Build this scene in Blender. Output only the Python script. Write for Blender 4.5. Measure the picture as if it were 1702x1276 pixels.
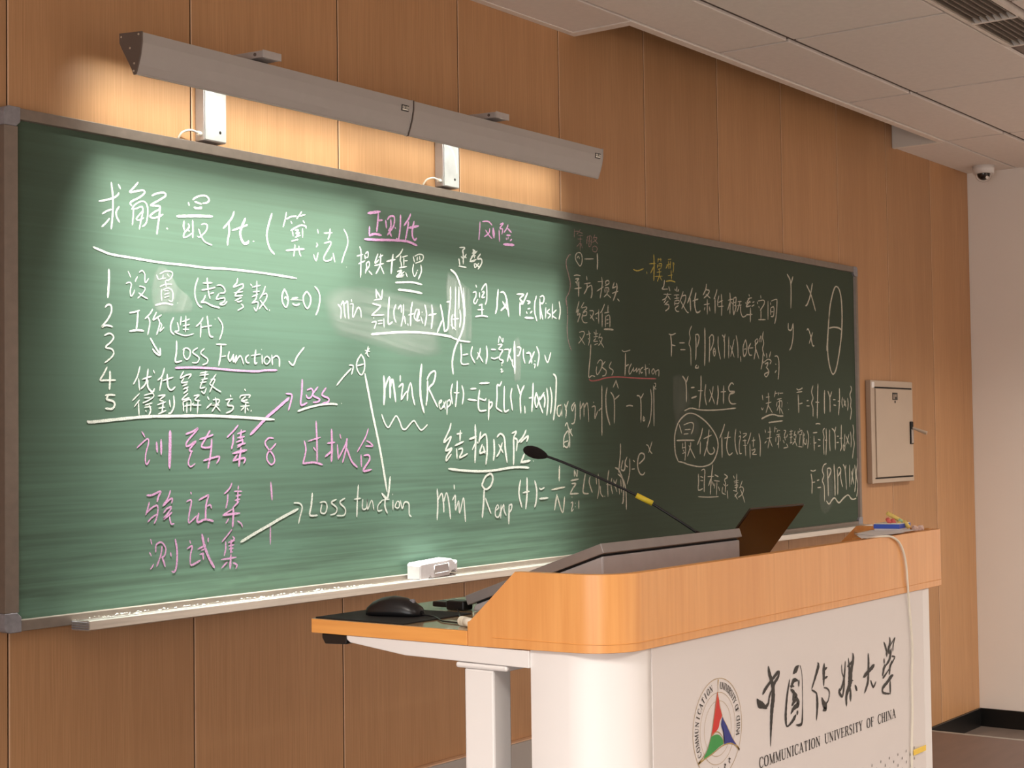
import bpy, bmesh, math, random
from mathutils import Vector, Matrix
random.seed(7)
S = bpy.context.scene
for o in list(bpy.data.objects): bpy.data.objects.remove(o, do_unlink=True)
COL = S.collection
PI = math.pi

# ---------------------------------------------------------------- camera
CAM = Vector((-2.3736, -3.3456, 1.7059)); FPX = 2619.306
RX = Vector((0.595543, -0.803211, -0.013461)); UY = Vector((-0.020431, -0.031896, 0.999282)); FW = Vector((0.803064, 0.594841, 0.035406))
cd = bpy.data.cameras.new('camera'); cam = bpy.data.objects.new('camera', cd); COL.objects.link(cam)
cd.sensor_width = 36.0; cd.lens = FPX / 1702 * 36.0; cd.clip_start = 0.05; cd.clip_end = 60
mw = Matrix((RX, UY, -FW)).transposed().to_4x4(); mw.translation = CAM
cam.matrix_world = mw; S.camera = cam

# ---------------------------------------------------------------- world, lights, exposure
w = bpy.data.worlds.new('world'); S.world = w; w.use_nodes = True
w.node_tree.nodes['Background'].inputs[0].default_value = (1.0, 0.95, 0.9, 1)
w.node_tree.nodes['Background'].inputs[1].default_value = 0.25
S.view_settings.view_transform = 'Standard'; S.view_settings.look = 'None'
S.view_settings.exposure = 0.0; S.view_settings.gamma = 1.0; S.view_settings.use_curve_mapping = False

def area(name, loc, aim, sx, sy, power, color=(1, 1, 1), spread=180, parent=None):
    l = bpy.data.lights.new(name, 'AREA'); l.shape = 'RECTANGLE'; l.size = sx; l.size_y = sy
    l.energy = power; l.color = color; l.spread = math.radians(spread)
    o = bpy.data.objects.new(name, l); COL.objects.link(o)
    z = -Vector(aim).normalized(); x = Vector((1, 0, 0)); 
    if abs(z.x) > 0.9: x = Vector((0, 1, 0))
    y = z.cross(x).normalized(); x = y.cross(z).normalized()
    m = Matrix((x, y, z)).transposed().to_4x4(); m.translation = Vector(loc)
    o.matrix_world = m
    if parent: o.parent = parent
    return o
# daylight through the windows of the left wall, and unseen ceiling lights, some added to fill lectern, wood and right wall
area('window_daylight', (-5.7, -3.6, 1.55), (1, 0.12, -0.05), 4.2, 1.7, 115, (1.0, 1.0, 0.99))
for x, y, p, aim, sp in ((-3.6, -4.2, 90, (0, 0, -1), 130), (-2.3, -2.3, 95, (0, 0, -1), 120), (-0.6, -4.4, 55, (0, 0, -1), 130), (2.4, -4.6, 60, (0, 0, -1), 130),
                         (4.8, -3.6, 70, (0, 0, -1), 130), (5.5, -2.3, 62, (0, 0, -1), 132), (0.9, -7.2, 165, (0, 0, -1), 138), (4.5, -7.2, 190, (0, 0, -1), 138)):
    area('ceiling_fill_light', (x, y, 3.22), aim, 1.2 if aim[0] == 0 else 0.3, 0.6 if aim[0] == 0 else 0.3, p, (1.0, 0.915, 0.825), sp)

# ---------------------------------------------------------------- materials
def mat(name, col, rough=0.5, metal=0.0, spec=0.5, noise=None, bump=0.0, coat=0.0, emit=None):
    m = bpy.data.materials.new(name); m.use_nodes = True; nt = m.node_tree; b = nt.nodes['Principled BSDF']
    b.inputs['Base Color'].default_value = (*col, 1); b.inputs['Roughness'].default_value = rough
    b.inputs['Metallic'].default_value = metal; b.inputs['Specular IOR Level'].default_value = spec
    b.inputs['Coat Weight'].default_value = coat
    tc = nt.nodes.new('ShaderNodeTexCoord')
    sc, amt = noise if noise else (30, 0.06)
    mp = nt.nodes.new('ShaderNodeMapping'); mp.inputs['Scale'].default_value = sc if isinstance(sc, tuple) else (sc, sc, sc)
    n = nt.nodes.new('ShaderNodeTexNoise'); n.inputs['Scale'].default_value = 1.0; n.inputs['Detail'].default_value = 4
    nt.links.new(tc.outputs['Object'], mp.inputs[0]); nt.links.new(mp.outputs[0], n.inputs['Vector'])
    r = nt.nodes.new('ShaderNodeMapRange'); r.inputs['From Min'].default_value = 0.25; r.inputs['From Max'].default_value = 0.75
    r.inputs['To Min'].default_value = 1 - amt; r.inputs['To Max'].default_value = 1 + amt
    nt.links.new(n.outputs['Fac'], r.inputs[0])
    v = nt.nodes.new('ShaderNodeVectorMath'); v.operation = 'SCALE'; v.inputs[0].default_value = col
    nt.links.new(r.outputs[0], v.inputs['Scale']); nt.links.new(v.outputs[0], b.inputs['Base Color'])
    if bump:
        bp = nt.nodes.new('ShaderNodeBump'); bp.inputs['Strength'].default_value = bump; bp.inputs['Distance'].default_value = 0.002
        nt.links.new(n.outputs['Fac'], bp.inputs['Height']); nt.links.new(bp.outputs[0], b.inputs['Normal'])
    if emit:
        b.inputs['Emission Color'].default_value = (*emit[0], 1); b.inputs['Emission Strength'].default_value = emit[1]
    return m

def wood(name, c1, c2, c3, fine=(330, 330, 5), broad=(9, 9, 0.35), rough=0.45, vary=0.08, spec=0.4):
    m = bpy.data.materials.new(name); m.use_nodes = True; nt = m.node_tree; L = nt.links; b = nt.nodes['Principled BSDF']
    tc = nt.nodes.new('ShaderNodeTexCoord'); oi = nt.nodes.new('ShaderNodeObjectInfo')
    off = nt.nodes.new('ShaderNodeVectorMath'); off.operation = 'MULTIPLY_ADD'
    L.new(oi.outputs['Random'], off.inputs[0]); off.inputs[1].default_value = (37, 13, 5); L.new(tc.outputs['Object'], off.inputs[2])
    def nz(sc, det, dist=0.0):
        mp = nt.nodes.new('ShaderNodeMapping'); mp.inputs['Scale'].default_value = sc; L.new(off.outputs[0], mp.inputs[0])
        n = nt.nodes.new('ShaderNodeTexNoise'); n.inputs['Scale'].default_value = 1; n.inputs['Detail'].default_value = det; n.inputs['Distortion'].default_value = dist
        L.new(mp.outputs[0], n.inputs['Vector']); return n
    a = nz(fine, 3); c = nz(broad, 3, 0.6)
    r1 = nt.nodes.new('ShaderNodeValToRGB'); r1.color_ramp.elements[0].position = 0.32; r1.color_ramp.elements[1].position = 0.68
    r1.color_ramp.elements[0].color = (*c1, 1); r1.color_ramp.elements[1].color = (*c2, 1); L.new(a.outputs['Fac'], r1.inputs[0])
    mx = nt.nodes.new('ShaderNodeMix'); mx.data_type = 'RGBA'; L.new(r1.outputs[0], mx.inputs['A']); mx.inputs['B'].default_value = (*c3, 1)
    mr = nt.nodes.new('ShaderNodeMapRange'); mr.inputs['From Min'].default_value = 0.4; mr.inputs['From Max'].default_value = 0.7; mr.inputs['To Max'].default_value = 0.5
    L.new(c.outputs['Fac'], mr.inputs[0]); L.new(mr.outputs[0], mx.inputs['Factor'])
    hv = nt.nodes.new('ShaderNodeHueSaturation'); L.new(mx.outputs['Result'], hv.inputs['Color'])
    vr = nt.nodes.new('ShaderNodeMapRange'); vr.inputs['To Min'].default_value = 1 - vary; vr.inputs['To Max'].default_value = 1 + vary
    L.new(oi.outputs['Random'], vr.inputs[0]); L.new(vr.outputs[0], hv.inputs['Value']); L.new(hv.outputs[0], b.inputs['Base Color'])
    b.inputs['Roughness'].default_value = rough; b.inputs['Specular IOR Level'].default_value = spec
    bp = nt.nodes.new('ShaderNodeBump'); bp.inputs['Strength'].default_value = 0.15; bp.inputs['Distance'].default_value = 0.001
    L.new(a.outputs['Fac'], bp.inputs['Height']); L.new(bp.outputs[0], b.inputs['Normal'])
    return m

M = {}
M['panel'] = wood('oak_laminate', (0.43, 0.228, 0.103), (0.53, 0.288, 0.138), (0.405, 0.209, 0.093))
M['seam'] = mat('panel_edge_band', (0.72, 0.46, 0.29), 0.4)
M['dark'] = mat('dark_backing', (0.012, 0.007, 0.004), 0.8)
M['beech'] = wood('beech_veneer', (0.74, 0.335, 0.105), (0.82, 0.40, 0.135), (0.70, 0.30, 0.09), fine=(90, 90, 4), broad=(9, 9, 1.2), rough=0.32, vary=0.0, spec=0.5)
M['beech_flat'] = wood('beech_edge', (0.78, 0.34, 0.09), (0.86, 0.40, 0.11), (0.72, 0.31, 0.08), fine=(6, 6, 90), broad=(2, 2, 20), rough=0.35, vary=0.0)
M['desktop'] = mat('desktop_laminate', (0.42, 0.30, 0.17), 0.12, spec=0.6, noise=((4, 30, 30), 0.12), coat=0.4)
M['paint'] = mat('white_wall_paint', (0.90, 0.85, 0.80), 0.6, noise=(2, 0.02))
M['soffit'] = mat('soffit_paint', (0.80, 0.76, 0.70), 0.6, noise=(3, 0.02))
M['tile'] = mat('ceiling_tile', (0.76, 0.70, 0.66), 0.85, noise=(40, 0.03), bump=0.1)
M['grid'] = mat('ceiling_grid', (0.20, 0.16, 0.14), 0.7)
M['trimw'] = mat('white_trim_metal', (0.80, 0.74, 0.69), 0.45)
M['base'] = mat('black_baseboard', (0.006, 0.006, 0.006), 0.35)
M['floor'] = mat('floor_vinyl', (0.16, 0.125, 0.105), 0.4, noise=((3, 14, 3), 0.15))
M['stage'] = mat('platform_vinyl', (0.10, 0.062, 0.050), 0.45, noise=((4, 20, 4), 0.12))
M['nose'] = mat('platform_nosing', (0.20, 0.18, 0.155), 0.4)
M['alu'] = mat('anodised_aluminium', (0.22, 0.18, 0.15), 0.42, metal=0.35, noise=(40, 0.08))
M['alu2'] = mat('bare_aluminium', (0.62, 0.58, 0.53), 0.3, metal=0.7, noise=((3, 60, 120), 0.15))
M['corner'] = mat('grey_plastic', (0.24, 0.23, 0.25), 0.5, noise=(60, 0.2))
M['lampgrey'] = mat('lamp_grey_metal', (0.42, 0.39, 0.37), 0.45, noise=(20, 0.02))
M['lampend'] = mat('lamp_end_cap', (0.13, 0.10, 0.085), 0.5)
M['silver'] = mat('driver_box_metal', (0.50, 0.47, 0.46), 0.4, metal=0.3)
M['silverw'] = mat('driver_box_cover', (0.52, 0.52, 0.50), 0.4, metal=0.2, noise=(25, 0.12))
M['screw'] = mat('screw', (0.75, 0.72, 0.66), 0.3, metal=0.8)
M['white'] = mat('white_powder_coat', (0.82, 0.80, 0.79), 0.42, noise=(5, 0.01))
M['front'] = mat('printed_front_panel', (0.74, 0.70, 0.685), 0.38, noise=(5, 0.01))
M['black'] = mat('black_plastic', (0.008, 0.008, 0.009), 0.35)
M['mblack'] = mat('matt_black', (0.006, 0.006, 0.007), 0.8)
M['foam'] = mat('microphone_foam', (0.012, 0.008, 0.008), 0.95, noise=(900, 0.5), bump=1.0)
M['console'] = mat('console_grey', (0.42, 0.40, 0.41), 0.4)
M['console2'] = mat('console_lid_grey', (0.30, 0.28, 0.275), 0.35, metal=0.3)
M['screenblk'] = mat('glossy_screen', (0.004, 0.004, 0.005), 0.08)
M['lid'] = mat('glossy_dark_lid', (0.022, 0.009, 0.004), 0.18, spec=0.5)
M['yellow'] = mat('yellow_label', (0.85, 0.66, 0.05), 0.5)
M['tag'] = mat('yellow_tag', (0.90, 0.62, 0.08), 0.5)
M['cable'] = mat('white_cable', (0.85, 0.80, 0.68), 0.45)
M['paper'] = mat('white_paper', (0.82, 0.79, 0.80), 0.8)
M['blue'] = mat('blue_box', (0.012, 0.07, 0.55), 0.4)
M['boxtop'] = mat('box_top', (0.82, 0.80, 0.70), 0.7)
M['cy'] = mat('yellow_chalk', (0.86, 0.66, 0.20), 0.9, noise=(300, 0.12))
M['cp'] = mat('red_chalk', (0.78, 0.17, 0.15), 0.9, noise=(300, 0.12))
M['cg'] = mat('green_chalk', (0.50, 0.70, 0.42), 0.9, noise=(300, 0.1))
M['cw'] = mat('pale_pink_chalk', (0.80, 0.60, 0.53), 0.9, noise=(300, 0.1))
M['eraser'] = mat('eraser_plastic', (0.72, 0.67, 0.68), 0.5, noise=(60, 0.05))
M['felt'] = mat('eraser_felt', (0.30, 0.26, 0.25), 0.95, noise=(200, 0.2))
M['cabinet'] = mat('cabinet_beige_metal', (0.50, 0.40, 0.31), 0.45, noise=(10, 0.02))
M['chrome'] = mat('dull_chrome', (0.55, 0.52, 0.5), 0.25, metal=0.9)
M['ink'] = mat('black_print', (0.012, 0.010, 0.008), 0.5)
M['gold'] = mat('gold_print', (0.42, 0.28, 0.09), 0.45)
M['red'] = mat('red_print', (0.62, 0.02, 0.015), 0.45)
M['green'] = mat('green_print', (0.03, 0.30, 0.06), 0.45)
M['bluep'] = mat('blue_print', (0.008, 0.02, 0.22), 0.45)
M['dome'] = mat('camera_dome', (0.02, 0.015, 0.012), 0.1)
M['vent'] = mat('vent_slat', (0.36, 0.31, 0.26), 0.5)
M['led'] = mat('led_strip', (0.9, 0.9, 0.88), 0.5, emit=((1, 0.97, 0.92), 1.2))
M['greyp'] = mat('grey_dado_panel', (0.42, 0.385, 0.36), 0.5, noise=(3, 0.03))

def clear_dome():
    m = bpy.data.materials.new('clear_plastic'); m.use_nodes = True; nt = m.node_tree
    g = nt.nodes.new('ShaderNodeBsdfGlass'); g.inputs['Roughness'].default_value = 0.02; g.inputs['IOR'].default_value = 1.1
    t = nt.nodes.new('ShaderNodeBsdfTransparent'); x = nt.nodes.new('ShaderNodeMixShader'); x.inputs[0].default_value = 0.3
    nt.links.new(t.outputs[0], x.inputs[1]); nt.links.new(g.outputs[0], x.inputs[2]); nt.links.new(x.outputs[0], nt.nodes['Material Output'].inputs[0])
    return m
M['clear'] = clear_dome()

def board_mat():
    m = bpy.data.materials.new('green_chalkboard'); m.use_nodes = True; nt = m.node_tree; L = nt.links; b = nt.nodes['Principled BSDF']
    tc = nt.nodes.new('ShaderNodeTexCoord')
    def nz(sc, det, dist=0.0, rot=0.0):
        mp = nt.nodes.new('ShaderNodeMapping'); mp.inputs['Scale'].default_value = sc; mp.inputs['Rotation'].default_value = (0, rot, 0)
        L.new(tc.outputs['Object'], mp.inputs[0])
        n = nt.nodes.new('ShaderNodeTexNoise'); n.inputs['Scale'].default_value = 1; n.inputs['Detail'].default_value = det; n.inputs['Distortion'].default_value = dist
        L.new(mp.outputs[0], n.inputs['Vector']); return n.outputs['Fac']
    def mr(v, a, bb, c, d):
        r = nt.nodes.new('ShaderNodeMapRange'); r.inputs[1].default_value = a; r.inputs[2].default_value = bb; r.inputs[3].default_value = c; r.inputs[4].default_value = d
        L.new(v, r.inputs[0]); return r.outputs[0]
    def mth(op, a, c):
        n = nt.nodes.new('ShaderNodeMath'); n.operation = op
        for i, v in enumerate((a, c)):
            if isinstance(v, (int, float)): n.inputs[i].default_value = v
            else: L.new(v, n.inputs[i])
        return n.outputs[0]
    sx = nt.nodes.new('ShaderNodeSeparateXYZ'); L.new(tc.outputs['Object'], sx.inputs[0])
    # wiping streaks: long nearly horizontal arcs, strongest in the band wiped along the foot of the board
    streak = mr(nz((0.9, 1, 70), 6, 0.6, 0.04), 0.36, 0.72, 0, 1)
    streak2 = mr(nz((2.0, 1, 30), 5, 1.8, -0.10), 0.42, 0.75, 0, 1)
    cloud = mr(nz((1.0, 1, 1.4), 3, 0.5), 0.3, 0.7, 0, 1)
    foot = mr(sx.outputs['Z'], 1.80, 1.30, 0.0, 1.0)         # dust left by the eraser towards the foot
    lit_left = mr(sx.outputs['X'], 2.4, 2.9, 1.0, 0.10)           # lamp-lit left part painted brighter, on top of its wiping dust
    low = mr(sx.outputs['Z'], 2.40, 1.95, 0.35, 1.0)         # weaker towards the top
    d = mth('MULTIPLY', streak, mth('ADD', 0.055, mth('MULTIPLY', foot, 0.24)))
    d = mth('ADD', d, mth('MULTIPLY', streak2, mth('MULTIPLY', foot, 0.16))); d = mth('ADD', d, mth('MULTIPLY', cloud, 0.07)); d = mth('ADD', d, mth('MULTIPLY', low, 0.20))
    d = mth('MULTIPLY', d, lit_left)
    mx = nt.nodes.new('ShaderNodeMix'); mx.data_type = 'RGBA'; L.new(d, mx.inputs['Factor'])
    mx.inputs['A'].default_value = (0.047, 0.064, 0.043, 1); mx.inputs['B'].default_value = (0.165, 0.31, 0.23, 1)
    L.new(mx.outputs['Result'], b.inputs['Base Color']); b.inputs['Roughness'].default_value = 0.75; b.inputs['Specular IOR Level'].default_value = 0.2
    return m
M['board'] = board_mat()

def chalk_mat(name, col, lo=0.62):
    m = bpy.data.materials.new(name); m.use_nodes = True; nt = m.node_tree; L = nt.links; b = nt.nodes['Principled BSDF']
    b.inputs['Base Color'].default_value = (*col, 1); b.inputs['Roughness'].default_value = 1.0; b.inputs['Specular IOR Level'].default_value = 0.0
    tc = nt.nodes.new('ShaderNodeTexCoord'); n = nt.nodes.new('ShaderNodeTexNoise'); n.inputs['Scale'].default_value = 260; n.inputs['Detail'].default_value = 3
    L.new(tc.outputs['Object'], n.inputs['Vector'])
    r = nt.nodes.new('ShaderNodeMapRange'); r.inputs[1].default_value = 0.35; r.inputs[2].default_value = 0.55; r.inputs[3].default_value = lo; r.inputs[4].default_value = 1.0
    L.new(n.outputs['Fac'], r.inputs[0]); L.new(r.outputs[0], b.inputs['Alpha'])
    return m
CH = {'W': chalk_mat('white_chalk_marks', (0.60, 0.60, 0.54)), 'D': chalk_mat('white_chalk_marks_thin', (0.62, 0.60, 0.50), 0.5),
      'P': chalk_mat('pink_chalk_marks', (0.56, 0.29, 0.48)), 'R': chalk_mat('dull_red_chalk_marks', (0.50, 0.17, 0.17), 0.7),
      'F': chalk_mat('faint_pink_chalk_marks', (0.34, 0.24, 0.22), 0.4), 'Y': chalk_mat('yellow_chalk_marks', (0.55, 0.46, 0.12), 0.6)}

def smudge_mat():
    m = bpy.data.materials.new('wiped_chalk_dust'); m.use_nodes = True; nt = m.node_tree; L = nt.links; b = nt.nodes['Principled BSDF']
    b.inputs['Base Color'].default_value = (0.27, 0.30, 0.26, 1); b.inputs['Roughness'].default_value = 1.0; b.inputs['Specular IOR Level'].default_value = 0.0
    at = nt.nodes.new('ShaderNodeAttribute'); at.attribute_name = 'dust'
    tc = nt.nodes.new('ShaderNodeTexCoord'); mp = nt.nodes.new('ShaderNodeMapping'); L.new(tc.outputs['UV'], mp.inputs[0]); mp.inputs['Scale'].default_value = (3, 46, 1)
    n = nt.nodes.new('ShaderNodeTexNoise'); n.inputs['Scale'].default_value = 1; n.inputs['Detail'].default_value = 5; n.inputs['Distortion'].default_value = 0.7
    L.new(mp.outputs[0], n.inputs['Vector'])
    r = nt.nodes.new('ShaderNodeMapRange'); r.inputs[1].default_value = 0.3; r.inputs[2].default_value = 0.75; r.inputs[3].default_value = 0.25; r.inputs[4].default_value = 1.0
    L.new(n.outputs['Fac'], r.inputs[0]); x = nt.nodes.new('ShaderNodeMath'); x.operation = 'MULTIPLY'; L.new(r.outputs[0], x.inputs[0]); L.new(at.outputs['Fac'], x.inputs[1])
    L.new(x.outputs[0], b.inputs['Alpha']); return m
M['smudge'] = smudge_mat()

# ---------------------------------------------------------------- helpers
def link(name, bm, m, parent=None, smooth=False):
    me = bpy.data.meshes.new(name); bm.to_mesh(me); bm.free()
    ms = m if isinstance(m, list) else [m]
    for q in ms: me.materials.append(q)
    if smooth:
        for p in me.polygons: p.use_smooth = True
    o = bpy.data.objects.new(name, me); COL.objects.link(o)
    if parent:
        o.parent = parent; o.matrix_parent_inverse = parent.matrix_world.inverted() if False else Matrix.Translation(-Vector(parent.location)) if parent.type == 'EMPTY' else Matrix.Identity(4)
    return o
def link_each(name, bm, m, parent=None):
    """every separate piece in bm becomes an object of its own; returns the first"""
    left = set(bm.verts); first = None
    while left:
        st = [left.pop()]; isl = set(st)
        while st:
            v = st.pop()
            for e in v.link_edges:
                q = e.other_vert(v)
                if q not in isl: isl.add(q); left.discard(q); st.append(q)
        b2 = bmesh.new(); vm = {v: b2.verts.new(v.co) for v in isl}
        for f in {f for v in isl for f in v.link_faces}: nf = b2.faces.new([vm[v] for v in f.verts]); nf.smooth = f.smooth
        bmesh.ops.recalc_face_normals(b2, faces=b2.faces)
        o = link(name, b2, m, parent); first = first or o
    bm.free(); return first
def thing(name, label, cat, loc=(0, 0, 0), group=None):
    o = bpy.data.objects.new(name, None); COL.objects.link(o); o.location = loc; o.empty_display_size = 0.05
    o['label'] = label; o['category'] = cat
    if group: o['group'] = group
    return o
def tag(o, label, cat, group=None):
    o['label'] = label; o['category'] = cat
    if group: o['group'] = group
    return o
def struct(o): o['kind'] = 'structure'; return o
def box(x0, x1, y0, y1, z0, z1, bev=0.0, seg=2, bm=None, mi=0):
    b2 = bmesh.new()
    bmesh.ops.create_cube(b2, size=1)
    for v in b2.verts:
        v.co = Vector(((x0 + x1) / 2 + v.co.x * (x1 - x0), (y0 + y1) / 2 + v.co.y * (y1 - y0), (z0 + z1) / 2 + v.co.z * (z1 - z0)))
    if bev: bmesh.ops.bevel(b2, geom=list(b2.edges), offset=bev, segments=seg, affect='EDGES', profile=0.5)
    if bm is None: return b2
    join(bm, b2, mi); return bm
def join(bm, b2, mi=0):
    vm = {v: bm.verts.new(v.co) for v in b2.verts}
    for f in b2.faces:
        try: nf = bm.faces.new([vm[v] for v in f.verts]); nf.smooth = f.smooth; nf.material_index = mi
        except ValueError: pass
    b2.free()
def prism(pts, a, b, axis='X', bev=0.0):
    """polygon pts in the plane across `axis`, extruded from a to b.  X: (y,z)  Y: (x,z)  Z: (x,y)"""
    bm = bmesh.new()
    def P(p, t): return {'X': (t, p[0], p[1]), 'Y': (p[0], t, p[1]), 'Z': (p[0], p[1], t)}[axis]
    A = [bm.verts.new(P(p, a)) for p in pts]; B = [bm.verts.new(P(p, b)) for p in pts]
    bm.faces.new(A); bm.faces.new(B[::-1]); n = len(pts)
    for i in range(n): bm.faces.new((A[i], B[i], B[(i + 1) % n], A[(i + 1) % n]))
    bmesh.ops.recalc_face_normals(bm, faces=bm.faces)
    if bev: bmesh.ops.bevel(bm, geom=list(bm.edges), offset=bev, segments=2, affect='EDGES', profile=0.5)
    return bm
def cyl(p0, p1, r0, r1=None, n=20, caps=True):
    r1 = r0 if r1 is None else r1; p0 = Vector(p0); p1 = Vector(p1); d = (p1 - p0).normalized()
    a = Vector((0, 0, 1)) if abs(d.z) < 0.9 else Vector((1, 0, 0)); u = d.cross(a).normalized(); v = d.cross(u)
    bm = bmesh.new(); A = []; B = []
    for i in range(n):
        t = 2 * PI * i / n; e = u * math.cos(t) + v * math.sin(t)
        A.append(bm.verts.new(p0 + e * r0)); B.append(bm.verts.new(p1 + e * r1))
    for i in range(n):
        f = bm.faces.new((A[i], A[(i + 1) % n], B[(i + 1) % n], B[i])); f.smooth = True
    if caps: bm.faces.new(A[::-1]); bm.faces.new(B)
    bmesh.ops.recalc_face_normals(bm, faces=bm.faces)
    return bm
def smooth_pts(p, k=6):
    p = [Vector(q) for q in p]
    if len(p) < 3: return p
    out = []
    for i in range(len(p) - 1):
        a = p[max(i - 1, 0)]; b = p[i]; c = p[i + 1]; d = p[min(i + 2, len(p) - 1)]
        for j in range(k):
            t = j / k; out.append(0.5 * ((2 * b) + (c - a) * t + (2 * a - 5 * b + 4 * c - d) * t * t + (3 * b - a - 3 * c + d) * t ** 3))
    out.append(p[-1]); return out
def tube(pts, r, n=10, k=6):
    P = smooth_pts(pts, k); bm = bmesh.new(); rings = []; u = None
    for i, p in enumerate(P):
        d = (P[min(i + 1, len(P) - 1)] - P[max(i - 1, 0)]).normalized()
        if u is None:
            a = Vector((0, 0, 1)) if abs(d.z) < 0.9 else Vector((1, 0, 0)); u = d.cross(a).normalized()
        else: u = (u - d * u.dot(d)).normalized()
        v = d.cross(u); rr = r(i / (len(P) - 1)) if callable(r) else r
        rings.append([bm.verts.new(p + (u * math.cos(2 * PI * j / n) + v * math.sin(2 * PI * j / n)) * rr) for j in range(n)])
    for a, b in zip(rings, rings[1:]):
        for j in range(n):
            f = bm.faces.new((a[j], a[(j + 1) % n], b[(j + 1) % n], b[j])); f.smooth = True
    bm.faces.new(rings[0][::-1]); bm.faces.new(rings[-1]); bmesh.ops.recalc_face_normals(bm, faces=bm.faces)
    return bm
def ribbon(bm, pts, y, k=5, taper=0.35):
    """flat stroke on the plane y from (x, z, width) points, rounded at both ends"""
    if len(pts) == 1: pts = [pts[0], (pts[0][0] + 0.001, pts[0][1], pts[0][2])]
    P = smooth_pts(pts, k) if len(pts) > 2 else [Vector(pts[0]).lerp(Vector(pts[1]), t / 5) for t in range(6)]
    Lr = [0]
    for a, b in zip(P, P[1:]): Lr.append(Lr[-1] + (b.xy - a.xy).length)
    T = max(Lr[-1], 1e-5); L_ = []; R_ = []
    for i, p in enumerate(P):
        d = (P[min(i + 1, len(P) - 1)].xy - P[max(i - 1, 0)].xy)
        d = d.normalized() if d.length > 1e-7 else Vector((1, 0)); nn = Vector((-d.y, d.x))
        hw = max(p.z, 0.0004) / 2; e = min(Lr[i], T - Lr[i]) / (2 * hw + 1e-6)
        hw *= taper + (1 - taper) * min(1, e) ** 0.5
        hw *= 1 + 0.10 * math.sin(i * 2.3 + p.x * 91)
        q = p.xy
        if i == 0: q = q - d * hw * 0.6
        if i == len(P) - 1: q = q + d * hw * 0.6
        L_.append(bm.verts.new((q.x + nn.x * hw, y, q.y + nn.y * hw))); R_.append(bm.verts.new((q.x - nn.x * hw, y, q.y - nn.y * hw)))
    for i in range(len(P) - 1):
        try: bm.faces.new((L_[i], L_[i + 1], R_[i + 1], R_[i]))
        except ValueError: pass
def strokes(txt):
    for st in txt.split(';'):
        w0, rest = st.split(':'); w0 = float(w0); out = []
        for t in rest.split():
            a = [float(v) for v in t.split(',')]
            out.append((a[0] / 1000, a[1] / 1000, (a[2] if len(a) > 2 else w0) / 1000))
        yield out
def flat_poly(pts, y):
    bm = bmesh.new(); bm.faces.new([bm.verts.new((p[0], y, p[1])) for p in pts]); bmesh.ops.triangulate(bm, faces=bm.faces); return bm

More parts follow.
